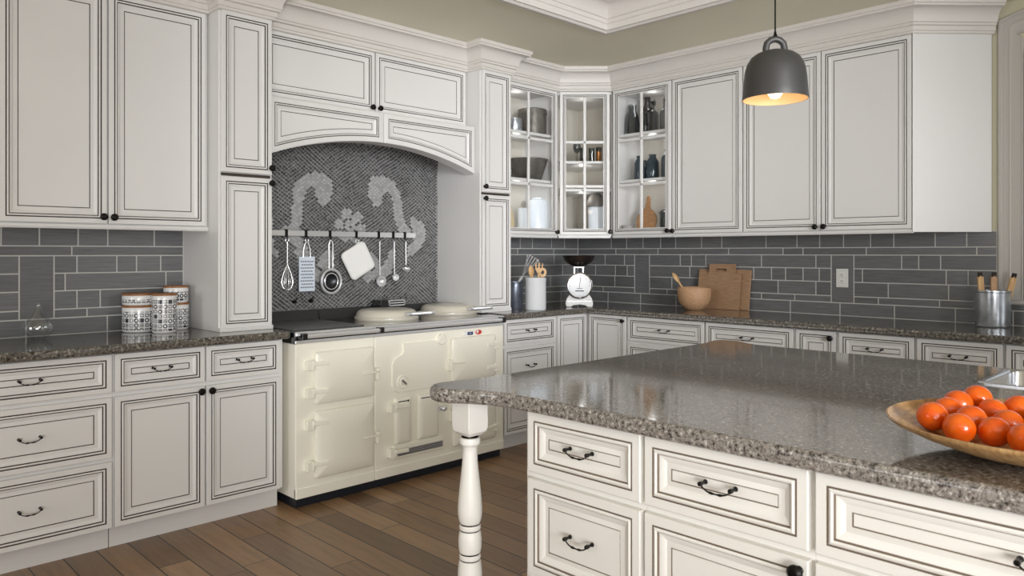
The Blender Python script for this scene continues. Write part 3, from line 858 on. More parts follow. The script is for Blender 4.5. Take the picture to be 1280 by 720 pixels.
mb = MB(); mb.lathe([(0,0),(.0115,0),(.0115,RX1-RX0-.06),(0,RX1-RX0-.06)], 18, (rx(RX0)+.03,-.034,.886), axis='x'); obj('towel_rail', mb, M['bright'], rg, label='long chrome rail')
for x in (RX0+.03, -2.472, RX1-.035):
    mb = MB(); mb.box(rx(x)-.016, rx(x)+.016, -.047, .0, .868, .902); obj('rail_bracket', mb, M['blackenamel'] if x < -2 else M['darkmetal'], rg, bevel=.005, label='dark rail bracket')
# splashback strip
for x0, x1 in ((-2.992,-2.4925),(-2.489,-1.524)):
    mb = MB(); mb.prism([(0,0),(.062,0),(.040,.060),(0,.060)], 0, x1-x0)
    mb.v = [(rx(x0)+z, -RYF-.008-x, .906+y) for x,y,z in mb.v]; obj('splashback_strip', mb, M['splash'], rg, bevel=.002, label='dark raised strip along the wall')
# flue box with chrome grille
mb = MB(); mb.box(rx(-2.085), rx(-1.895), -RYF-.13, -RYF-.03, .962, 1.008); fb = obj('flue_box', mb, M['blackenamel'], rg, bevel=.003, label='small black flue box')
mb = MB()
for z in (.968,.984,1.000): mb.box(rx(-2.022), rx(-1.897), -RYF-.137, -RYF-.129, z, z+.008)
for x in (-2.024,-1.903): mb.box(rx(x), rx(x)+.006, -RYF-.137, -RYF-.129, .968, 1.008)
obj('flue_grille', mb, M['bright'], fb, label='chrome grille bars')
# lids
for cx, cy in ((-2.184,-.335),(-1.640,-.270)):
    mb = MB(); c = (rx(cx), cy-RYF, .908)
    mb.lathe([(.155,0),(.194,0),(.197,.008),(.196,.016),(.188,.022),(.186,.030),(.180,.045),(.168,.056),(.150,.062),(.09,.066),(0,.067)], 56, c)
    ld = obj('hob_lid', mb, M['lid'], rg, smooth=28, label='domed grey-cream lid')
    mb = MB(); y = c[1]-.222
    mb.tube([(c[0]+.005,c[1]-.172,.945),(c[0]+.005,c[1]-.200,.949),(c[0]+.010,y,.950)], .007, 10)
    mb.tube([(c[0]+.175,c[1]-.085,.945),(c[0]+.185,c[1]-.16,.949),(c[0]+.175,y,.950)], .006, 10)
    pts = [(c[0]-.005+.195*i/60, y, .950) for i in range(61)]
    mb.tube(pts, [(.0115 if (i % 2) else .0095) if 6 < i < 54 else .012 for i in range(61)], 14)
    obj('lid_handle', mb, M['bright'], ld, label='chrome coil handle')
# oven doors
PR = [(.007,.004),(.007,-.007),(0,-.008),(0,-.015),(.003,-.021),(.009,-.025),(.030,-.033),(.07,-.040),(.11,-.043)]
def hinge(par, x, z, d, h=.052):
    mb = MB(); mb.box(x-.020, x+.018, -.034, .003, z-h/2, z+h/2)
    mb.lathe([(0,0),(.010,0),(.010,h),(0,h)], 12, (x+d*.016,-.026,z-h/2))
    x2 = x+d*.10; mb.prism([(x+d*.01,-.038),(x2,-.046),(x2,-.030),(x+d*.01,-.020)], z+h/2-.030, z+h/2-.008)
    return obj('hinge', mb, M['enamel'], par, bevel=.004)
def latch(par, x, z, d):
    mb = MB(); pts = [(rx(x)+d*(.100*(1-t)), -.042-.010*math.sin(PI*t), z-.002+.004*t) for t in [i/8 for i in range(9)]]
    mb.tube(pts, [.004+.003*i/8 for i in range(9)], 10)
    mb.box(rx(x)-.011, rx(x)+.011, -.042, .002, z-.048, z+.016)
    return obj('latch', mb, M['enamel'], par, bevel=.004)
def oven_door(x0, x1, z0, z1, hx, hz, lx, lz, d):
    mb = MB(); slabdoor(mb, rx(x0), rx(x1), z0, z1, .016, PR)
    o = obj('oven_door', mb, M['enamel'], rg, smooth=50)
    for z in hz: hinge(o, rx(hx), z, d)
    latch(o, lx, lz, -d if d > 0 else 1)
    return o
oven_door(-2.871,-2.506,.525,.797,-2.903,(.733,.588),-2.490,.660,1)
oven_door(-2.871,-2.506,.140,.489,-2.903,(.424,.213),-2.490,.311,1)
oven_door(-1.952,-1.588,.530,.797,-1.577,(.730,.585),-1.962,.652,-1)
oven_door(-1.938,-1.588,.138,.489,-1.577,(.424,.208),-1.952,.345,-1)
# control plate with dials
mb = MB()
poly = [(-2.301,.796),(-2.05,.796),(-2.02,.80),(-2.0,.79),(-2.0,.56),(-2.012,.535),(-2.04,.518),(-2.335,.518),(-2.36,.530),(-2.377,.56),(-2.377,.682),(-2.365,.708),(-2.345,.722),(-2.322,.728),(-2.308,.734),(-2.301,.745)]
rs = []
cxm, czm = -2.17, .66
for s_, y in ((1.0,.002),(1.0,-.008),(.985,-.011)): rs.append([(rx(cxm+(x-cxm)*s_), y, czm+(z-czm)*s_) for x,z in poly])
mb.rings(rs, [0,0], 0); cp = obj('control_plate', mb, M['enamel'], rg, smooth=25)
mb = MB(); mb.lathe([(0,.006),(.040,.006),(.040,.014),(.034,.020),(.030,.018),(.024,.018),(.020,.024),(0,.024)], 32, (rx(-2.312),0,.578), axis='-y'); dl = obj('dial', mb, M['enamel'], cp)
mb = MB(); Tm = Matrix.Translation((rx(-2.312),-.026,.578)) @ Matrix.Rotation(deg(40),4,'Y'); mb.box(-.022,.022,-.008,.004,-.006,.006,T=Tm); obj('dial_pointer', mb, M['chrome'], dl, bevel=.002, label='chrome pointer bar')
mb = MB(); mb.lathe([(0,0),(.032,0),(.032,.020),(.026,.026),(.012,.027),(0,.024)], 32, (rx(-2.025),0,.797), axis='-y'); obj('air_disc', mb, M['enamel'], cp)
# small fire doors and grille
P2 = [(.005,.004),(.005,-.006),(0,-.007),(0,-.012),(.004,-.018),(.012,-.022),(.03,-.025)]
for x0, x1 in ((-2.366,-2.250),(-2.204,-2.050)):
    mb = MB(); slabdoor(mb, rx(x0), rx(x1), .228, .490, .010, P2); d = obj('fire_door', mb, M['enamel'], rg, smooth=50)
    mb = MB(); mb.box(rx(x0)+.018, rx(x0)+.085, -.026, -.018, .466, .471); mb.lathe([(0,0),(.006,0),(.006,.007),(0,.007)],12,(rx(x0)+.087,-.018,.468),axis='-y'); obj('slot', mb, M['black'], d, label='dark slot')
hinge(d, rx(-2.385), .440, 1, .05)
mb = MB(); mb.lathe([(0,0),(.010,0),(.008,.02),(.014,.028),(.018,.038),(.012,.048),(0,.05)],16,(rx(-2.022),.0,.388),axis='-y'); mb.box(rx(-2.055),rx(-2.02),-.028,-.018,.378,.396)
obj('fire_door_handle', mb, M['bright'], d, label='chrome turning knob')
mb = MB(); slabdoor(mb, rx(-2.372), rx(-2.010), .143, .220, .006, [(0,.004),(0,-.010),(.004,-.014)]); vg = obj('ash_door', mb, M['enamel'], rg, smooth=40)
mb = MB(); mb.box(rx(-2.345), rx(-2.020), -.0155, -.012, .158, .194); gv = obj('vent_grille', mb, M['hole'], vg, label='dark slotted vent')
mb = MB()
for k in range(4): mb.box(rx(-2.345), rx(-2.020), -.019, -.014, .160+.010*k, .1635+.010*k)
obj('vent_bar', mb, M['bright'], gv, label='pale vent bars')
hinge(vg, rx(-2.388), .185, 1, .05)
# badge
mb = MB(); mb.box(rx(-1.842), rx(-1.765), -.006, .002, .803, .828); bg = obj('badge', mb, M['white'], rg, bevel=.004, label='small white and blue enamel badge')
mb = MB(); mb.box(rx(-1.815), rx(-1.772), -.008, -.003, .806, .825); mb.box(rx(-1.802),rx(-1.785),-.0085,-.003,.815,.818,1); obj('badge_plate', mb, [M['blue'],M['white']], bg)
mb = MB(); mb.lathe([(0,0),(.019,0),(.019,.007),(0,.009)],20,(rx(-1.722),0,.818),axis='-y',sx=1.2,sy=.75); mb.lathe([(0,.007),(.009,.0095),(0,.011)],14,(rx(-1.735),0,.822),axis='-y',mi=1); obj('red_badge', mb, [M['red'],M['white']], rg, label='small red oval badge')

# ------------------------------------------------------------------ utensil rail and hanging utensils
ur = thing('utensil_rail', 'flat steel wall rail with black hooks across the mosaic above the range', 'utensil rail', (-2.33,0,1.432))
RXX = -2.33; YR = -.034
mb = MB(); mb.box(-2.985-RXX, -1.735-RXX, YR-.003, YR+.003, -.017, .017)
for x in (-2.93,-2.35,-1.775): mb.box(x-RXX-.01, x-RXX+.01, YR+.003, -.0062, -.008, .008)
obj('rail', mb, M['bright'], ur, bevel=.002, label='long flat steel bar')
HK = (-2.696,-2.567,-2.402,-2.211,-2.040,-1.925,-1.830)
for x in HK:
    mb = MB(); mb.box(x-RXX-.009, x-RXX+.009, YR-.008, YR+.005, -.022, .022)
    mb.tube([(x-RXX,YR-.005,-.016),(x-RXX,YR-.009,-.030),(x-RXX,YR-.016,-.036),(x-RXX,YR-.024,-.030),(x-RXX,YR-.025,-.022)], .0028, 8)
    obj('hook', mb, M['black'], ur, label='black hook')
YT = YR-.016; ZH = 1.432-.033
def hang(name, x, label, cat): return thing(name, label, cat, (x, YT, ZH))
def loop(mb, r=.011, w=.0022, z=-.0095, x=0): mb.tube([(x+r*math.cos(a),0,z+r*math.sin(a)) for a in [2*PI*i/16 for i in range(16)]], w, 8, closed=True)
# whisk
wk = hang('whisk', HK[0], 'thin wire whisk hanging at the left end of the wall rail', 'whisk')
mb = MB(); loop(mb); mb.tube([(0,0,-.02),(0,0,-.15)], [.005,.0045], 10); obj('handle', mb, M['bright'], wk)
mb = MB()
for k in range(4):
    a = PI*k/4
    pts = [(math.cos(a)*.040*math.sin(PI*t)**.8*(1 if t < .5 else -1) if False else math.cos(a)*.038*math.sin(2*PI*t), math.sin(a)*.018*math.sin(2*PI*t), -.15-.155*math.sin(PI*t)**1.0) for t in [i/28 for i in range(29)]]
    mb.tube(pts, .0012, 6)
obj('wires', mb, M['bright'], wk)
# grater
gr = hang('grater', HK[1], 'pale steel flat grater with rows of holes hanging second from left', 'grater')
mb = MB(); loop(mb, .010)
mb.tube([(-.006,0,-.018),(-.022,0,-.06),(-.024,0,-.115)], .003, 8); mb.tube([(.006,0,-.018),(.022,0,-.06),(.024,0,-.115)], .003, 8)
obj('handle', mb, M['bright'], gr)
mb = MB(); mb.box(-.053,.053,-.003,.003,-.318,-.108); bl = obj('grater_plate', mb, M['grater'], gr, bevel=.0025, label='pale blue-white plate')
mb = MB()
for r in range(9):
    for c in range(7):
        x = -.039+.0128*c+(.0064 if r % 2 else 0)
        if x > .043: continue
        z = -.138-.0195*r
        mb.lathe([(0,.0031),(.0042,.0033),(.0028,.005),(0,.0046)], 8, (x,0,z), axis='-y', sy=1.2)
obj('grater_teeth', mb, M['hole'], bl, label='rows of dark teeth')
# strainer
st = hang('strainer', HK[2], 'steel ring strainer with twin wire handle hanging left of the white pot holder', 'strainer')
mb = MB()
for s_ in (-1,1): mb.tube([(s_*.004,0,-.004),(s_*.013,0,-.03),(s_*.013,0,-.20)], .0032, 8)
mb.tube([(-.013,0,-.03),(0,0,-.002),(.013,0,-.03)], .003, 8)
obj('handle', mb, M['bright'], st)
mb = MB(); mb.tube([(.068*math.cos(a),-.004,-.262+.074*math.sin(a)) for a in [2*PI*i/40 for i in range(40)]], .0085, 10, closed=True); obj('rim', mb, M['bright'], st)
mb = MB(); mb.lathe([(.064,0),(.058,.004),(.046,.006),(.044,-.004),(.030,-.016),(.012,-.020),(0,-.020)], 36, (0,0,-.262), axis='-y'); obj('strainer_bowl', mb, M['darkmetal'], st, label='dark perforated bowl')
mb = MB(); mb.tube([(.046*math.cos(a),-.006,-.262+.050*math.sin(a)) for a in [2*PI*i/36 for i in range(36)]], .0035, 8, closed=True); obj('inner_ring', mb, M['bright'], st)
# pot holder
ph = hang('pot_holder', HK[3], 'white quilted square pot holder hanging tilted in the middle of the rail', 'pot holder')
mb = MB(); loop(mb, .012, .0025, -.011); obj('loop', mb, M['fabric'], ph)
mb = MB(); n = 17; L = .195; Tr = Matrix.Translation((.005,-.002,-.135)) @ Matrix.Rotation(deg(-29),4,'Y')
sq = rrect(-L/2,L/2,-L/2,L/2,.03,6)
slabs = [(0,.006),(0,-.004),(.006,-.009)]
rs = []
for d, y in slabs: rs.append([(x,y,z) for x,z in rrect(-L/2+d,L/2-d,-L/2+d,L/2-d,.03-d,6)])
mb.rings(rs, [0,0], 0, Tr); mb.add([Tr @ Vector(p) for p in rs[0]], [tuple(range(len(sq)-1,-1,-1))])
g_ = 8; c_ = (L-.03)/g_
for i in range(g_):
    for j in range(g_):
        x0, z0 = -L/2+.015+i*c_, -L/2+.015+j*c_
        v = [(x0,-.0088,z0),(x0+c_,-.0088,z0),(x0+c_,-.0088,z0+c_),(x0,-.0088,z0+c_),(x0+c_/2,-.0125,z0+c_/2)]
        mb.add(v, [(0,1,4),(1,2,4),(2,3,4),(3,0,4)], 0, Tr)
obj('quilted_pad', mb, M['fabric'], ph, smooth=60)
# ladles
def ladle(x, L, rb, label, name='ladle', tilt=0, wid=.0045):
    o = hang(name, x, label, 'ladle')
    mb = MB(); loop(mb, .008, .002, -.008); mb.tube([(0,0,-.014),(0,0,-L*.5),(0,-.002,-L)], [wid,wid*.8,wid*.7], 10); obj('handle', mb, M['bright'], o)
    mb = MB()
    mb.lathe([(rb,0),(rb*1.03,-.002),(rb*.98,-.012),(rb*.78,-.022),(rb*.45,-.028),(0,-.030),(0,-.027),(rb*.43,-.025),(rb*.74,-.019),(rb*.93,-.010),(rb*.95,0),(rb,0)], 28)
    T = Matrix.Translation((0,-.004-(.018 if tilt == 0 else 0),-L-rb*.7)) @ Matrix.Rotation(deg(90 if tilt == 0 else 0),4,'X')
    mb.v = [tuple(T @ Vector(p)) for p in mb.v]; obj('bowl', mb, M['bright'], o)
    return o
ladle(HK[4], .245, .036, 'steel ladle with open round bowl, longest reach, right of the pot holder')
ladle(HK[5], .232, .023, 'small steel spoon-ladle with long straight handle, second from the right end of the rail')
ladle(HK[6], .165, .028, 'short steel ladle with sideways cup at the right end of the rail', tilt=1)
for x in (-2.633,-2.523):  # two small black stubs at the dark spots below the grater
    mb = MB(); mb.lathe([(0,0),(.010,0),(.010,.004),(.006,.008),(.006,.018),(.011,.024),(.008,.030),(0,.031)],14,axis='-y'); mb.tube([(.003,-.012,.004),(.018,-.016,.024)],.004,8)
    o = obj('black_stub', mb, M['black'], None, loc=(x,-.006,1.018))
    tag(o, 'tiny black stub on the mosaic below the grater, '+('left' if x < -2.6 else 'right')+' one of the two', 'hook', 'black stubs under the grater')

# ------------------------------------------------------------------ left counter objects
ZC = .9145
mb = MB()
pr = [(0,0),(.018,.0),(.022,.003),(.034,.014),(.047,.032),(.0515,.050),(.048,.068),(.038,.088),(.024,.110),(.013,.132),(.0075,.152),(.0065,.160),(.010,.168),(.0095,.169),(.0055,.160),(.0065,.150),(.012,.130),(.023,.108),(.0365,.087),(.0465,.067),(.050,.050),(.0455,.033),(.032,.016),(.018,.006),(0,.006)]
mb.lathe([(r*1.28,z) for r,z in pr], 40); o = obj('bud_vase', mb, M['glass'], None, loc=(-4.0,-.150,ZC), smooth=60); tag(o, 'clear glass teardrop bud vase on the left counter', 'vase')
def canister(x, y, z, r, h, label, cell, lidh=.010, lidr=None):
    t = thing('canister', label, 'canister', (x,y,z), random.uniform(0,6), 'patterned canisters on the left counter')
    mb = MB(); mb.lathe([(0,0),(r*.90,0),(r*.97,.004),(r,.012),(r,h-.012),(r*.985,h-.003),(r*.96,h),(0,h)], 48)
    obj('jar', mb, pattern_mat('black_white_print', r, cell, .012, h-.02), t, smooth=35, label='white ceramic printed with dark squares and rings')
    mb = MB(); lr = lidr or r*1.0
    mb.lathe([(0,h+.0002),(lr,h+.0002),(lr*1.01,h+.003),(lr*1.01,h+lidh-.002),(lr*.99,h+lidh),(0,h+lidh)], 48); obj('lid', mb, M['lidwood'], t, label='flat brown wooden lid')
    return t
canister(-3.547,-.120,ZC,.0815,.125,'wide patterned canister at the bottom of the left stack on the left counter',.0245)
canister(-3.547,-.120,ZC+.1354,.0815,.050,'shallow patterned canister on top of the left stack on the left counter',.0235)
canister(-3.476,-.262,ZC,.0580,.186,'tall patterned canister standing in front, between the two stacks on the left counter',.0240)
canister(-3.368,-.135,ZC,.0600,.130,'patterned canister at the bottom of the right stack, behind the tall one',.0245)
canister(-3.372,-.135,ZC+.1404,.0610,.078,'patterned canister topping the right stack beside the tall cabinet',.0240)

# ------------------------------------------------------------------ right counter objects
mb = MB(); mb.lathe([(0,0),(.052,0),(.054,.004),(.054,.186),(.057,.190),(.057,.196),(.051,.196),(.050,.010),(0,.010)], 36)
o = obj('tin_canister', mb, M['tin'], None, loc=(-1.115,-.375,ZC)); tag(o, 'dark hammered tin pot holding the large whisk, beside the tall cabinet', 'pot')
wk = thing('balloon_whisk', 'large steel balloon whisk leaning out of the dark tin pot', 'whisk', (-1.143,-.347,ZC+.085), 0)
Tw = Vector((.43,-.43,1.0)); Tw.normalize()
Q = Vector((0,0,1)).rotation_difference(Tw).to_matrix().to_4x4()
mb = MB(); mb.tube([(0,0,0),(0,0,.08),(0,0,.17)], [.007,.009,.014], 12, T=Q); obj('handle', mb, M['bright'], wk)
mb = MB()
for k in range(6):
    a = PI*k/6
    pts = [(math.cos(a)*.046*math.sin(2*PI*t) if False else math.cos(a)*.044*(math.sin(PI*min(1,(.5-abs(t-.5))*2*.62+.0))**1.2)*(1 if t < .5 else -1), math.sin(a)*.044*(math.sin(PI*min(1,(.5-abs(t-.5))*2*.62))**1.2)*(1 if t < .5 else -1), .165+.165*math.sin(PI*t)**.9) for t in [i/32 for i in range(33)]]
    mb.tube(pts, .0026, 6, T=Q)
obj('wires', mb, M['bright'], wk)
mb = MB(); mb.lathe([(0,0),(.068,0),(.072,.005),(.073,.02),(.073,.205),(.0745,.212),(.0745,.222),(.071,.226),(.066,.222),(.065,.02),(0,.015)], 44)
CRX, CRY = -1.062, -.525
o = obj('utensil_crock', mb, M['crock'], None, loc=(CRX,CRY,ZC)); tag(o, 'pale grey-white ceramic crock of wooden utensils right of the tin pot', 'crock')
def stick(name, label, x, y, z, dx, dy, L, kind, m, cat='utensil', rz=0):
    t = thing(name, label, cat, (x,y,z), 0)
    d = Vector((dx,dy,1)).normalized(); Q = Vector((0,0,1)).rotation_difference(d).to_matrix().to_4x4() @ Matrix.Rotation(rz,4,'Z')
    mb = MB(); mb.tube([(0,0,0),(0,0,L*.5),(0,0,L)], [.006,.0065,.0075], 10, T=Q); obj('handle', mb, m, t)
    mb = MB()
    if kind == 'spoon':
        mb.lathe([(0,-.012),(.5,-.010),(.85,-.004),(1,.002),(.9,.0),(.5,-.005),(0,-.007)], 24, mi=0)
        mb.v = [tuple(Q @ Vector((vx*.026, vz*1.0, L+.030+vy*.040))) for vx,vy,vz in mb.v]
    elif kind == 'fork':
        mb.prism([(-.012,-.005),(.012,-.005),(.026,.02),(.028,.06),(.020,.062),(.017,.03),(.006,.03),(.005,.066),(-.005,.066),(-.006,.03),(-.017,.03),(-.020,.062),(-.028,.06),(-.026,.02)], -.004, .004)
        mb.v = [tuple(Q @ Vector((vx, vz, L-.004+vy))) for vx,vy,vz in mb.v]
    elif kind == 'slot':
        outer = [(.028*math.cos(2*PI*i/24), .034*math.sin(2*PI*i/24)) for i in range(24)]
        inner = [(.011*math.cos(2*PI*i/24), .014*math.sin(2*PI*i/24)) for i in range(24)]
        mb.rings([[(x_,.004,z_) for x_,z_ in inner],[(x_,.004,z_) for x_,z_ in outer],[(x_,-.004,z_) for x_,z_ in outer],[(x_,-.004,z_) for x_,z_ in inner],[(x_,.004,z_) for x_,z_ in inner]],[0]*4)
        mb.v = [tuple(Q @ Vector((vx, vy, L+.028+vz))) for vx,vy,vz in mb.v]
    elif kind == 'brush':
        mb.box(-.016,.016,-.006,.006,L-.115,L-.005,0); mb.box(-.0115,.0115,-.005,.005,L-.005,L+.020,2)
        mb.v = [tuple(Q @ Vector(p)) for p in mb.v]
        obj('head', mb, [m, M['steel'], M['bristle']], t, bevel=.002); return t
    obj('head', mb, m, t, bevel=.0015 if kind != 'spoon' else 0); return t
stick('wooden_spoon', 'pale wooden spoon leaning left in the ceramic crock', CRX-.012, CRY, ZC+.018, -.14,-.02,.225,'spoon',M['palewood'])
stick('wooden_fork', 'pale wooden fork upright in the ceramic crock', CRX+.002, CRY-.012, ZC+.018, .03,-.04,.250,'fork',M['palewood'],rz=-.7)
stick('wooden_spoon', 'slotted wooden spoon with a hole leaning right in the ceramic crock', CRX+.016, CRY-.01, ZC+.018, .15,-.03,.218,'slot',M['palewood'],rz=-.7)
# kitchen scale (faces the room diagonally)
sc = thing('kitchen_scale', 'white and chrome kitchen scale with round dial and dark bowl in the corner', 'scale', (-.60,-.525,ZC), RD)
mb = MB()
mb.prism([(-.098,0),(-.062,0),(-.045,.012),(0,.018),(.045,.012),(.062,0),(.098,0),(.102,.03),(.094,.062),(.072,.092),(.04,.110),(-.04,.110),(-.072,.092),(-.094,.062),(-.102,.03)], -.055, .06)
mb.v = [(x, z, y) for x,y,z in mb.v]; obj('base', mb, M['white'], sc, bevel=.008, seg=3)
mb = MB(); mb.box(-.088,.088,-.060,-.052,.040,.046); obj('trim_line', mb, M['steel'], sc, label='thin brass-grey line across the base')
mb = MB(); mb.lathe([(.0,-.03),(.088,-.03),(.092,-.02),(.092,.048),(.097,.056),(.097,.064),(.090,.067),(.085,.062),(0,.062)], 48, (0,-.012,.158), axis='-y'); dl = obj('dial', mb, M['chrome'], sc, label='round chrome-rimmed dial')
mb = MB(); mb.lathe([(0,.0625),(.084,.0625),(.084,.0635),(0,.0635)], 40, (0,-.012,.158), axis='-y')
fc = obj('dial_face', mb, M['crock'], dl, label='white dial face')
mb = MB()
for k in range(40):
    a = 2*PI*k/40; r0, r1 = (.066,.080) if k % 5 == 0 else (.073,.080)
    T = Matrix.Translation((0,-.0760,.158)) @ Matrix.Rotation(a,4,'Y'); mb.box(-.0008,.0008,-.0004,.0006,r0,r1,T=T)
T = Matrix.Translation((0,-.0770,.158)) @ Matrix.Rotation(deg(8),4,'Y'); mb.box(-.0016,.0016,-.0004,.0010,-.02,.068,T=T)
mb.box(-.032,.032,-.0764,-.0755,.116,.124); mb.box(-.022,.022,-.0764,-.0755,.135,.139)
obj('dial_marks', mb, M['darkmetal'], fc, label='grey graduation marks and needle')
mb = MB()
for s_ in (-1,1): mb.tube([(s_*.032,0,.235),(s_*.032,0,.292)], .008, 10)
mb.box(-.04,.04,-.012,.012,.288,.296); obj('bowl_support', mb, M['chrome'], sc, bevel=.002)
mb = MB(); mb.lathe([(0,.296),(.030,.296),(.034,.300),(.058,.306),(.088,.322),(.110,.346),(.121,.374),(.125,.378),(.122,.380),(.117,.375),(.105,.348),(.084,.327),(.05,.312),(0,.306)], 44)
obj('bowl', mb, M['bread'], sc, label='chrome weighing bowl with dark reflections in its colour')
# wooden bowl with spoon
BX, BY = -.250, -1.290
mb = MB(); mb.lathe([(0,0),(.055,0),(.062,.004),(.090,.028),(.109,.060),(.116,.095),(.116,.125),(.1155,.155),(.112,.158),(.106,.152),(.108,.120),(.106,.095),(.099,.062),(.080,.034),(.05,.014),(0,.012)], 48)
o = obj('wooden_bowl', mb, M['bowlwood'], None, loc=(BX,BY,ZC), smooth=50); tag(o, 'round pale wooden bowl in front of the cutting boards', 'bowl')
stick('wooden_spoon', 'thin pale spoon leaning out of the round wooden bowl', BX+.005, BY+.01, ZC+.026, -.16,.62,.205,'spoon',M['palewood'])
# cutting boards
def board(name, label, y0, y1, zt, x, lean, th, handle=None):
    t = thing(name, label, 'cutting board', (x, (y0+y1)/2, ZC+.001), 0)
    t.rotation_euler = (0, lean, 0); w = abs(y1-y0)/2
    if handle:
        ho, hi_, ht, s0, s1, sz0, sz1 = handle
        poly = [(-w,0),(w,0),(w,zt),(ho,zt),(ho,ht),(hi_,ht),(hi_,zt),(-w,zt)]
        # board body and grip with a slot built as a frame
        mb = MB(); mb.box(0,th,-w,w,0,zt); 
        mb.box(0,th,s1,ho,zt-.0,ht); mb.box(0,th,hi_,s0,zt-.0,ht); mb.box(0,th,s0,s1,sz1,ht); mb.box(0,th,s0,s1,zt-.0,sz0)
    else:
        mb = MB(); mb.box(0,th,-w,w,0,zt)
    o = obj('board', mb, M['woodh'], t, bevel=.003 if not handle else 0)
    return t
board('cutting_board', 'large square oak cutting board leaning on the tiles, at the back', -1.600, -1.190, .283, -.062, deg(8), .018)
board('cutting_board', 'oak cutting board with a slotted handle leaning in front of the larger board', -1.540, -1.212, .255, -.095, deg(8), .018, (.085,-.118,.322,-.055,.030,.268,.288))
# outlet
t = thing('outlet', 'white double electrical outlet on the grey tiles', 'outlet', (-.0085,-2.2215,1.153), RB)
mb = MB(); mb.box(-.038,.038,-.006,0,-.059,.059); obj('plate', mb, M['plastic'], t, bevel=.003)
for s_ in (-1,1):
    mb = MB(); slabdoor(mb, -.017,.017,s_*.020-.014,s_*.020+.014,.010,[(0,0),(0,-.008),(.001,-.009)])
    so = obj('socket', mb, M['plastic'], t)
    mb = MB()
    for x in (-.006,.006): mb.box(x-.0012,x+.0012,-.0095,-.006,s_*.020-.001,s_*.020+.007)
    mb.lathe([(0,.006),(.0028,.006),(.0028,.0095),(0,.0095)],10,(0,0,s_*.020-.007),axis='-y')
    obj('slots', mb, M['hole'], so, label='dark slots')
# bucket with brushes
KX, KY = -.155, -3.085
bk = thing('metal_bucket', 'shiny galvanised metal bucket of brushes on the counter by the window', 'bucket', (KX,KY,ZC))
mb = MB(); mb.lathe([(0,0),(.078,0),(.081,.003),(.083,.012),(.0855,.185),(.089,.189),(.089,.197),(.084,.197),(.082,.19),(.079,.012),(0,.010)], 44); obj('pail', mb, M['galv'], bk)
stick('paint_brush', 'pale wooden brush standing left in the galvanised bucket', KX-.005, KY+.04, ZC+.012, -.03,.06,.262,'brush',M['palewood'],rz=-.8)
stick('paint_brush', 'greyish wooden brush standing in the middle of the galvanised bucket', KX-.0, KY+.0, ZC+.012, .0,-.03,.262,'brush',M['bowlwood'],rz=-.9)
stick('paint_brush', 'brown wooden brush leaning right in the galvanised bucket', KX+.01, KY-.038, ZC+.012, .02,-.22,.265,'brush',M['palewood'],rz=-.8)

# ------------------------------------------------------------------ contents of the glass cabinets
def lobj(name, prof, m, loc, label, cat, seg=32, sx=1, sy=1, group=None):
    mb = MB(); mb.lathe(prof, seg, sx=sx, sy=sy); o = obj(name, mb, m, None, loc=loc); return tag(o, label, cat, group)
S1, S2, S3 = 1.4835, 1.8585, 2.2025
def can(r, h, lid=True):
    p = [(0,0),(r*.97,0),(r,.004),(r,h*.80)]
    if lid: p += [(r*1.04,h*.80),(r*1.04,h*.97),(r*1.0,h),(0,h)]
    else: p += [(r,h-.003),(r*.95,h),(0,h)]
    return p
lobj('storage_tin', can(.108,.198), M['oldtin'], (-.745,-.185,S3), 'dark round lidded tin on the top shelf of the glass cabinet by the range', 'tin')
lobj('storage_tin', can(.062,.105,False), M['galv'], (-.945,-.19,S3), 'small pale tin left of the dark lidded tin on the top shelf', 'tin')
lobj('metal_pail', [(0,0),(.100,0),(.104,.004),(.150,.150),(.156,.152),(.156,.160),(.146,.160),(.098,.010),(0,.008)], M['greytin'], (-.800,-.190,S2), 'flared grey metal pail on the middle shelf of the glass cabinet by the range', 'pail')
lobj('drinking_glass', [(0,0),(.022,0),(.026,.07),(.025,.07),(.021,.004),(0,.004)], M['greyglass'], (-1.02,-.22,S2), 'small grey drinking glass left of the flared pail', 'glass')
lobj('beige_vase', [(0,0),(.034,0),(.042,.02),(.046,.06),(.036,.11),(.022,.15),(.020,.17),(.026,.178),(.022,.178),(.016,.15),(0,.12)], M['beige'], (-.985,-.175,S1), 'beige ceramic vase on the bottom shelf of the glass cabinet by the range', 'vase')
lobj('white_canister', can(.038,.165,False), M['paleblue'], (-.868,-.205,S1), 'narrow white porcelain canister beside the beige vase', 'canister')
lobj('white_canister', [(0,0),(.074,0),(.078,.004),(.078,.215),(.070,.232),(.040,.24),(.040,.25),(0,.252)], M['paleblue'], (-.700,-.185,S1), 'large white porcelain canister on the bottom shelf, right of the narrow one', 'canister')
# corner cabinet
def gl(x, y, h, r, label, stem=False, m='greyglass', name='drinking_glass'):
    if stem: p = [(0,0),(r*.9,0),(r*.9,.003),(.004,.008),(.004,h*.45),(r*.6,h*.52),(r,h*.72),(r*.85,h),(r*.82,h),(r*.95,h*.72),(r*.5,h*.54),(0,h*.5)]
    else: p = [(0,0),(r*.85,0),(r,h),(r*.94,h),(r*.8,.006),(0,.006)]
    return lobj(name, p, M[m], (x,y,2.0125), label, 'glass')
gl(-.395,-.330,.165,.030,'tall stemmed glass on the corner cabinet shelf, leftmost',True)
gl(-.330,-.335,.125,.026,'straight grey tumbler in the corner cabinet, left of the mullion')
gl(-.300,-.400,.120,.024,'straight grey tumbler in the corner cabinet, just right of the mullion')
gl(-.235,-.420,.130,.026,'grey tumbler at the right end of the corner cabinet shelf')
lobj('copper_cup', [(0,0),(.018,0),(.021,.004),(.018,.03),(.021,.085),(.018,.085),(.014,.03),(0,.008)], M['copper'], (-.300,-.470,2.0125), 'small copper cup at the right of the corner cabinet shelf', 'cup')
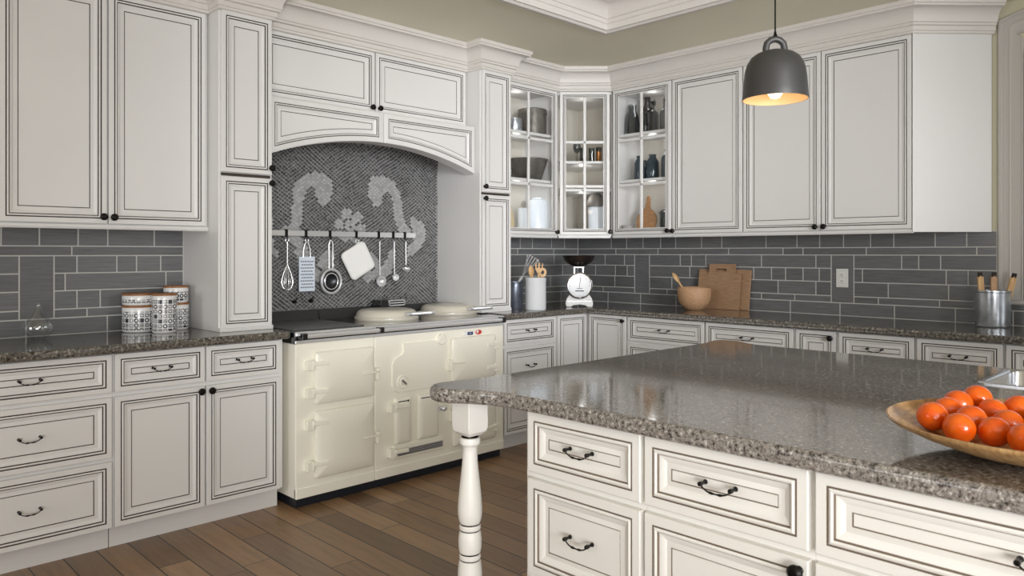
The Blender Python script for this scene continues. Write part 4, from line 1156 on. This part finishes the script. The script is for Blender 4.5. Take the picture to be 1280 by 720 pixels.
dj = thing('domed_jar', 'white jar with grey domed lid at the bottom right of the corner cabinet', 'jar', (-.262,-.415,S1))
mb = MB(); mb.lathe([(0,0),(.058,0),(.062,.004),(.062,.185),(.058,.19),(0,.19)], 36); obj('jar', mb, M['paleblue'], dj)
mb = MB(); mb.lathe([(0,.1905),(.072,.1905),(.074,.20),(.070,.235),(.052,.275),(.026,.295),(.010,.30),(.014,.315),(.008,.325),(0,.326)], 36); obj('lid', mb, M['greydome'], dj, label='grey domed lid')
# right glass cabinet
def bottle(r, h, neck=.35, nr=None, cap=True):
    nr = nr or r*.36; s_ = h*(1-neck)
    return [(0,0),(r*.94,0),(r,.006),(r,s_*.86),(r*.86,s_*.95),(nr*1.25,s_*1.06),(nr,s_*1.14),(nr,h-.012),(nr*1.2,h-.011),(nr*1.2,h-.002),(nr*.9,h),(0,h)]
lobj('glass_jug', [(0,0),(.048,0),(.054,.006),(.056,.09),(.046,.15),(.030,.19),(.034,.235),(.031,.235),(.027,.19),(.043,.15),(.053,.09),(.050,.010),(0,.008)], M['greyglass'], (-.200,-.718,S3), 'clear grey glass jug on the top shelf, left of the black bottle', 'jug')
lobj('dark_bottle', bottle(.050,.290,.28,.022), M['darkbottle'], (-.140,-.812,S3), 'tall black bottle on the top shelf of the right glass cabinet', 'bottle')
def swing(y, label):
    t = thing('swing_top_bottle', label, 'bottle', (-.20,y,S3)); mb = MB()
    mb.lathe([(0,0),(.040,0),(.044,.005),(.044,.135),(.036,.155),(.014,.175),(.012,.205),(.015,.208),(.015,.215),(0,.216)],28); obj('bottle', mb, M['greyglass'], t)
    mb = MB(); mb.lathe([(0,.2165),(.016,.2165),(.016,.232),(.010,.242),(0,.243)],16); mb.tube([(0,.018,.20),(0,.026,.225),(0,.012,.255),(0,-.012,.255),(0,-.026,.225),(0,-.018,.20)],.0026,8); mb.tube([(0,.018,.20),(0,.024,.165),(0,.012,.15)],.0024,8); obj('stopper', mb, M['darkmetal'], t, label='dark wire swing stopper')
swing(-.905, 'clear swing-top bottle right of the black bottle on the top shelf')
swing(-1.020, 'clear swing-top bottle at the right end of the top shelf')
lobj('blue_bottle', bottle(.042,.160,.22,.020), M['darkbottle'], (-.13,-.775,S2), 'nearly black short bottle at the back left of the middle shelf', 'bottle')
lobj('blue_bottle', bottle(.040,.185,.20,.020), M['bluebottle'], (-.215,-.795,S2), 'slim dark blue bottle, left of the mullion on the middle shelf', 'bottle')
lobj('blue_bottle', bottle(.048,.190,.20,.024), M['bluebottle'], (-.185,-.892,S2), 'blue bottle right of the mullion on the middle shelf', 'bottle')
lobj('blue_bottle', bottle(.050,.215,.18,.024), M['bluebottle'], (-.185,-1.030,S2), 'tallest dark blue bottle at the right end of the middle shelf', 'bottle')
lobj('silver_dish', [(0,0),(.022,0),(.026,.004),(.048,.030),(.051,.036),(.048,.037),(.024,.009),(0,.008)], M['bright'], (-.262,-.722,S1), 'small silver dish on the bottom shelf of the right glass cabinet', 'dish')
lobj('casserole_pot', [(0,0),(.078,0),(.086,.010),(.090,.120),(.094,.122),(.094,.130),(.080,.145),(.04,.158),(.012,.160),(.012,.172),(0,.174)], M['teal'], (-.125,-1.020,S1), 'dark teal lidded pot on the bottom shelf of the right glass cabinet', 'pot')
t = thing('paddle_board', 'pear-shaped wooden board with a handle leaning in the right glass cabinet', 'cutting board', (-.245,-.868,S1+.001))
t.rotation_euler = (0, deg(9), RB*0)
mb = MB(); pl = [(0,0)]
half = [(.055,0),(.082,.025),(.090,.065),(.082,.105),(.060,.135),(.034,.155),(.020,.175),(.017,.215),(.015,.245),(.008,.258)]
poly = half+[(-x,z) for x,z in half[::-1]]
mb.prism(poly, 0, .016); mb.v = [(z, x, y) for x,y,z in mb.v]; obj('board', mb, M['wood'], t, bevel=.003)

# ------------------------------------------------------------------ island
IX = -3.36
isl = 'island drawer cabinet'
base_unit('island_cabinet', 'white glazed island cabinet with narrow drawers, next to the turned leg', 'cabinet', (IX,-2.680,0), RB, .413,
    [('drawer',.022,.408,*D1,'pull'),('drawer',.022,.408,*D2,'pull'),('drawer',.022,.408,*D3,'pull')], depth=1.0, m=M['island'])
base_unit('island_cabinet', 'white glazed middle island cabinet with one drawer over a knobbed door', 'cabinet', (IX,-3.093,0), RB, .423,
    [('drawer',.008,.416,*D1,'pull'),('door',.008,.416,.107,.680,(.398,.657))], depth=1.0, m=M['island'])
base_unit('island_cabinet', 'white glazed island cabinet at the right, below the fruit platter', 'cabinet', (IX,-3.516,0), RB, .80,
    [('drawer',.008,.792,*D1,'pull'),('drawer',.008,.792,*D2,'pull'),('drawer',.008,.792,*D3,'pull')], depth=1.0, m=M['island'])
def smooth_poly(pts, it=2):
    for _ in range(it):
        out = []
        for i in range(len(pts)):
            a, b = pts[i], pts[(i+1) % len(pts)]
            out += [(a[0]*.75+b[0]*.25, a[1]*.75+b[1]*.25),(a[0]*.25+b[0]*.75, a[1]*.25+b[1]*.75)]
        pts = out
    return pts
cl = [(-3.390,-2.72),(-3.392,-2.640),(-3.415,-2.575),(-3.445,-2.520),(-3.482,-2.470),(-3.480,-2.405),(-3.43,-2.358),(-3.36,-2.362),(-3.28,-2.380),(-3.18,-2.384)]
cr_ = [(-1.98,-2.384),(-1.90,-2.380),(-1.83,-2.362),(-1.77,-2.360),(-1.738,-2.400),(-1.742,-2.47),(-1.78,-2.52),(-1.805,-2.58),(-1.815,-2.65),(-1.818,-2.73)]
def sm_open(p):
    out = [p[0]]
    for a, b in zip(p[:-1], p[1:]): out += [(a[0]*.75+b[0]*.25,a[1]*.75+b[1]*.25),(a[0]*.25+b[0]*.75,a[1]*.25+b[1]*.75)]
    return out+[p[-1]]
outline = [(-3.388,-4.36)]+sm_open(sm_open(cl))+sm_open(sm_open(cr_))+[(-1.820,-4.36)]
SX0, SX1, SY0, SY1 = -2.235, -1.880, -3.960, -3.545
hole = [(SX0+.0,SY0),(SX1,SY0),(SX1,SY1),(SX0,SY1)]
slab('island_countertop', outline, .872, .914, M['granite2'], .014, 'grey speckled granite island top with flared corner over the turned leg', 'countertop', hole)
# sink
sk = thing('prep_sink', 'small stainless steel sink set into the island top at the right', 'sink', ((SX0+SX1)/2,(SY0+SY1)/2,.70))
a, b = (SX1-SX0)/2, (SY1-SY0)/2
mb = MB(); rs = []
for ex, z in ((.014,.2135),(.014,.218),(.010,.2195),(-.002,.2195),(-.006,.214),(-.008,.08),(-.03,.046),(-.06,.042)):
    rs.append([(x,y,z) for x,y in rrect(-a-ex,a+ex,-b-ex,b+ex,.025 if ex > 0 else .03,5)])
mb.rings(rs, [0]*(len(rs)-1), 0); obj('basin', mb, M['steel'], sk, smooth=40)
mb = MB(); mb.lathe([(.0,.0432),(.04,.0432),(.045,.045),(.04,.047),(0,.046)],24); obj('drain', mb, M['chrome'], sk)
# turned leg
lg = thing('turned_post', 'white turned wooden post holding up the flared corner of the island top', 'post', (-3.372,-2.470,0))
mb = MB(); hb = .039
rs = []
for e, z in ((.014,.764),(.004,.775),(.0,.79),(0,.8715)): rs.append([(x,y,z) for x,y in rrect(-hb+e,hb-e,-hb+e,hb-e,.0025,2)])
mb.rings(rs, [0]*3, 0); mb.add(rs[0], [tuple(range(len(rs[0])-1,-1,-1))]); obj('square_block', mb, M['island'], lg, smooth=18)
T_ = [(.026,.765,1),(.026,.757,1),(.030,.755,0),(.0315,.748,0),(.031,.738,0),(.026,.733,0),(.0225,.728,0),(.0222,.715,0),(.0232,.690,0),(.0262,.655,0),(.0305,.618,0),(.0350,.575,0),(.0370,.545,0),(.0368,.525,0),(.0340,.508,0),(.0310,.500,0),
      (.0295,.498,1),(.0295,.494,1),(.0325,.490,0),(.0325,.482,0),(.0295,.478,1),(.0295,.475,1),(.0330,.470,0),(.0355,.450,0),(.0350,.425,0),(.0325,.411,0),(.0295,.409,1),(.0295,.405,1),(.0325,.401,0),(.0325,.393,0),(.0295,.389,1),(.0295,.386,1),
      (.0335,.382,0),(.0365,.360,0),(.0375,.330,0),(.0365,.300,0),(.033,.26,0),(.028,.20,0),(.024,.15,0),(.023,.11,0),(.026,.095,0),(.032,.085,0),(.032,.075,0),(.026,.070,0),(.030,.050,0),(.031,.03,0),(.026,0,0),(0,0,0)]
mb = MB(); mb.lathe([(r,z) for r,z,_ in T_], 36, mis=[min(T_[i][2],T_[i+1][2]) for i in range(len(T_)-1)])
obj('turned_shaft', mb, [M['island'],M['black']], lg, smooth=35)
# fruit platter and mandarins
FX, FY, FZ = -3.12, -3.86, .9145
mb = MB()
def bz(r): return .0115 if r < .09 else .0115+.046*((r-.09)/.17)**1.6
pr = [(0,0),(.08,0),(.10,.002),(.16,.017),(.22,.038),(.258,.0555),(.266,.0615),(.268,.066),(.264,.067)]
pr += [(r, bz(r)) for r in (.258,.24,.22,.20,.17,.14,.11,.09)]+[(0,.0115)]
mb.lathe(pr, 72); o = obj('fruit_platter', mb, M['platter'], None, loc=(FX,FY,FZ), smooth=50); tag(o, 'wide shallow wooden platter of mandarins on the island', 'bowl')
MAND = [(-3.1626,-3.6839,.9754,'leftmost mandarin, large and round at the left front of the platter'),(-3.1891,-3.74,.9646,'second mandarin from the left in the front row of the platter'),(-3.1465,-3.7914,.9584,'third mandarin from the left in the front row, biggest in view'),
 (-3.1732,-3.8484,.9584,'mandarin in the front row cut by the right edge of the photo'),(-3.0134,-3.6904,.9815,'mandarin against the far rim, second from the left at the back'),(-3.1097,-3.7413,.9687,'mandarin in the middle row just behind the second front one'),
 (-3.0008,-3.7539,.9695,'mandarin in the back row behind the biggest front one'),(-3.0496,-3.7922,.9588,'mandarin in the middle row, rightmost in the middle of the heap'),(-2.9513,-3.7924,.9756,'mandarin at the far rim close to the right edge of the photo'),
 (-2.9554,-3.7139,.9884,'mandarin peeking highest at the far rim below the sink'),(-3.076,-3.6883,.9743,'mandarin squeezed right behind the leftmost one')]
MAND += [(a, b, c, 'mandarin in the right half of the wooden platter, past the edge of the photo') for a, b, c in ((-3.0046,-3.8466,.9607),(-2.9393,-3.8543,.9753),(-3.1202,-3.8897+.0,.9584),(-3.205,-3.925,.964),(-3.03,-3.922,.960),(-3.125,-3.968,.963),(-2.960,-3.930,.971),(-3.045,-3.992,.974))]
om = MB(); ro = .0312
om.lathe([(0,-ro*.95),(ro*.35,-ro*.91),(ro*.68,-ro*.71),(ro*.92,-ro*.38),(ro*1.0,.0),(ro*.92,ro*.38),(ro*.69,ro*.69),(ro*.38,ro*.87),(ro*.16,ro*.90),(0,ro*.87)], 32)
first = None; rm = random.Random(5)
for x, y, z, lb in MAND:
    if first is None:
        r_ = obj('mandarin', om, M['orange'], None, smooth=80); first = r_
        r_.modifiers.new('S','SUBSURF').render_levels = 1
    else:
        r_ = first.copy(); COL.objects.link(r_)
    tag(r_, lb, 'mandarin', 'mandarins in the wooden platter')
    r_.location = (x,y,z); r_.rotation_euler = (PI+rm.uniform(-.6,.6), rm.uniform(-.6,.6), rm.uniform(0,6))

# ------------------------------------------------------------------ pendant lamp
PX, PY, PZ = -2.55, -3.035, 1.812
pd = thing('pendant_lamp', 'charcoal bell-shaped pendant lamp with a loop top over the island', 'lamp', (PX,PY,PZ))
q = .1025
prf = [(q*1.0,0),(q*1.005,.004),(q*.985,.028),(q*.96,.062),(q*.925,.092),(q*.86,.116),(q*.74,.136),(q*.58,.148),(q*.42,.154),(q*.30,.158),(0,.159)]
mb = MB(); mb.lathe(prf, 56); sh = obj('shade', mb, M['pendant'], pd, smooth=50)
mb = MB(); mb.lathe([(r-.0025 if r > 0 else 0, z-.003 if i > 1 else z) for i,(r,z) in enumerate(prf)], 56); mb.lathe([(q,0),(q-.0025,0)],56)
obj('shade_lining', mb, M['pend_in'], sh, smooth=50, label='warm cream inner surface')
mb = MB(); lp = [(-.029,.146),(-.030,.166),(-.026,.183),(-.015,.193),(0,.197),(.015,.193),(.026,.183),(.030,.166),(.029,.146)]
cc_, ss_ = math.cos(RD), math.sin(RD)
mb.tube([(x*cc_,x*ss_,z) for x,z in lp], .0108, 14); obj('loop', mb, M['pendant'], pd)
mb = MB(); mb.lathe([(.0,.192),(.009,.194),(.010,.200),(.005,.212),(.003,.222),(0,.223)],16); mb.tube([(0,0,.215),(0,0,2.958-PZ)], .0026, 8); obj('cord', mb, M['black'], pd, label='black cord')
mb = MB(); mb.lathe([(0,.002),(.014,.006),(.024,.020),(.027,.035),(.022,.055),(.013,.075),(.013,.130),(0,.131)],24); obj('bulb', mb, M['bulb'], pd, smooth=60, label='glowing warm bulb')
ld = bpy.data.lights.new('bulb_light', 'POINT'); ld.energy = 0.2; ld.color = (1, .84, .62); ld.shadow_soft_size = .03
lo = bpy.data.objects.new('bulb_light', ld); COL.objects.link(lo); lo.parent = pd; lo.location = (0,0,-.006)

# ------------------------------------------------------------------ light
w = bpy.data.worlds.new('World'); scene.world = w; w.use_nodes = True
nt = w.node_tree; bgn = nt.nodes['Background']
tc = nt.nodes.new('ShaderNodeTexCoord'); sp_ = nt.nodes.new('ShaderNodeSeparateXYZ'); nt.links.new(tc.outputs['Generated'], sp_.inputs[0])
rp = nt.nodes.new('ShaderNodeValToRGB'); mr = nt.nodes.new('ShaderNodeMapRange')
mr.inputs[1].default_value = -1; mr.inputs[2].default_value = 1; nt.links.new(sp_.outputs[2], mr.inputs[0]); nt.links.new(mr.outputs[0], rp.inputs[0])
rp.color_ramp.elements[0].position = .30; rp.color_ramp.elements[0].color = (.42,.39,.36,1)
rp.color_ramp.elements[1].position = .62; rp.color_ramp.elements[1].color = (.95,.95,.97,1)
sky = nt.nodes.new('ShaderNodeMapRange'); sky.interpolation_type = 'SMOOTHSTEP'      # daylight outside the sink window (towards +x)
sky.inputs[1].default_value = .62; sky.inputs[2].default_value = .86; sky.inputs[3].default_value = 0; sky.inputs[4].default_value = 1
nt.links.new(sp_.outputs[0], sky.inputs[0])
mxs = nt.nodes.new('ShaderNodeMix'); mxs.data_type = 'RGBA'; mxs.inputs[7].default_value = (9.5, 10, 10.6, 1)
nt.links.new(sky.outputs[0], mxs.inputs[0]); nt.links.new(rp.outputs[0], mxs.inputs[6])
nt.links.new(mxs.outputs[2], bgn.inputs[0]); bgn.inputs[1].default_value = 0.10
def area(name, loc, target, sx, sy, e, col=(1,1,1)):
    l = bpy.data.lights.new(name, 'AREA'); l.shape = 'RECTANGLE'; l.size = sx; l.size_y = sy; l.energy = e; l.color = col
    o = bpy.data.objects.new(name, l); COL.objects.link(o); o.location = loc
    o.rotation_euler = (Vector(target)-Vector(loc)).to_track_quat('-Z','Y').to_euler(); return o
def area2(*a, spread=180, **k):
    o = area(*a, **k); o.data.spread = deg(spread); return o
area2('main_beam_light', (-4.75,-7.4,2.0), (-1.15,-.68,1.72), 1.7, 1.7, 23, (.98,.99,1.01), spread=43)  # unseen source behind the camera, narrowed to a beam to shape the falloff
area2('added_hood_fill', (-1.3,-7.2,1.9), (-1.5,0,1.75), 2.4, 1.7, 6.0, (.98,.99,1), spread=52)  # added lamp out of view, aimed to brighten hood and range
area2('added_left_fill', (-8.2,-2.0,1.5), (-1.5,-.6,1.4), 1.6, 1.6, 15, (.98,.99,1), spread=100)  # added lamp out of view, lifts the faces turned to the left
area('added_ceiling_fill', (-6.3,-6.2,.8), (-5.2,-4.6,2.7), 1.6, 1.6, 145, (1,.985,.96))  # added lamp behind the camera, pointed up to brighten the ceiling
def cablight(name, loc, e):
    l = bpy.data.lights.new(name, 'POINT'); l.energy = e; l.shadow_soft_size = .03; l.color = (1,.98,.95)
    o = bpy.data.objects.new(name, l); COL.objects.link(o); o.location = loc
for nm, (x, y), zs in (('range_side_cabinet_light',(-.93,-.20),(2.46,2.14,1.80)),('corner_cabinet_light',(-.36,-.36),(2.44,1.95,1.75)),('bottle_cabinet_light',(-.20,-.90),(2.46,2.14,1.80))):
    for z in zs: cablight(nm, (x, y, z), .28)

# ------------------------------------------------------------------ camera
cam = bpy.data.cameras.new('Camera'); co = bpy.data.objects.new('Camera', cam); COL.objects.link(co)
A_ = math.atan(967/945.)
co.location = (-4.88,-4.195,1.314)
co.rotation_euler = (PI/2, 0, -math.atan2(math.cos(A_), math.sin(A_)))
cam.sensor_fit = 'HORIZONTAL'; cam.sensor_width = 36; cam.lens = 36*945/1280
cam.shift_y = -44/1280; cam.clip_start = .05
cam.dof.use_dof = True; cam.dof.focus_distance = 4.4; cam.dof.aperture_fstop = 9.0
scene.camera = co

scene.view_settings.view_transform = 'Standard'
scene.view_settings.look = 'None'
scene.view_settings.exposure = 0.0
scene.cycles.use_denoising = True
scene.cycles.max_bounces = 8
scene.cycles.transparent_max_bounces = 12
scene.cycles.caustics_reflective = False
scene.cycles.caustics_refractive = False
scene.cycles.sample_clamp_indirect = 4.0
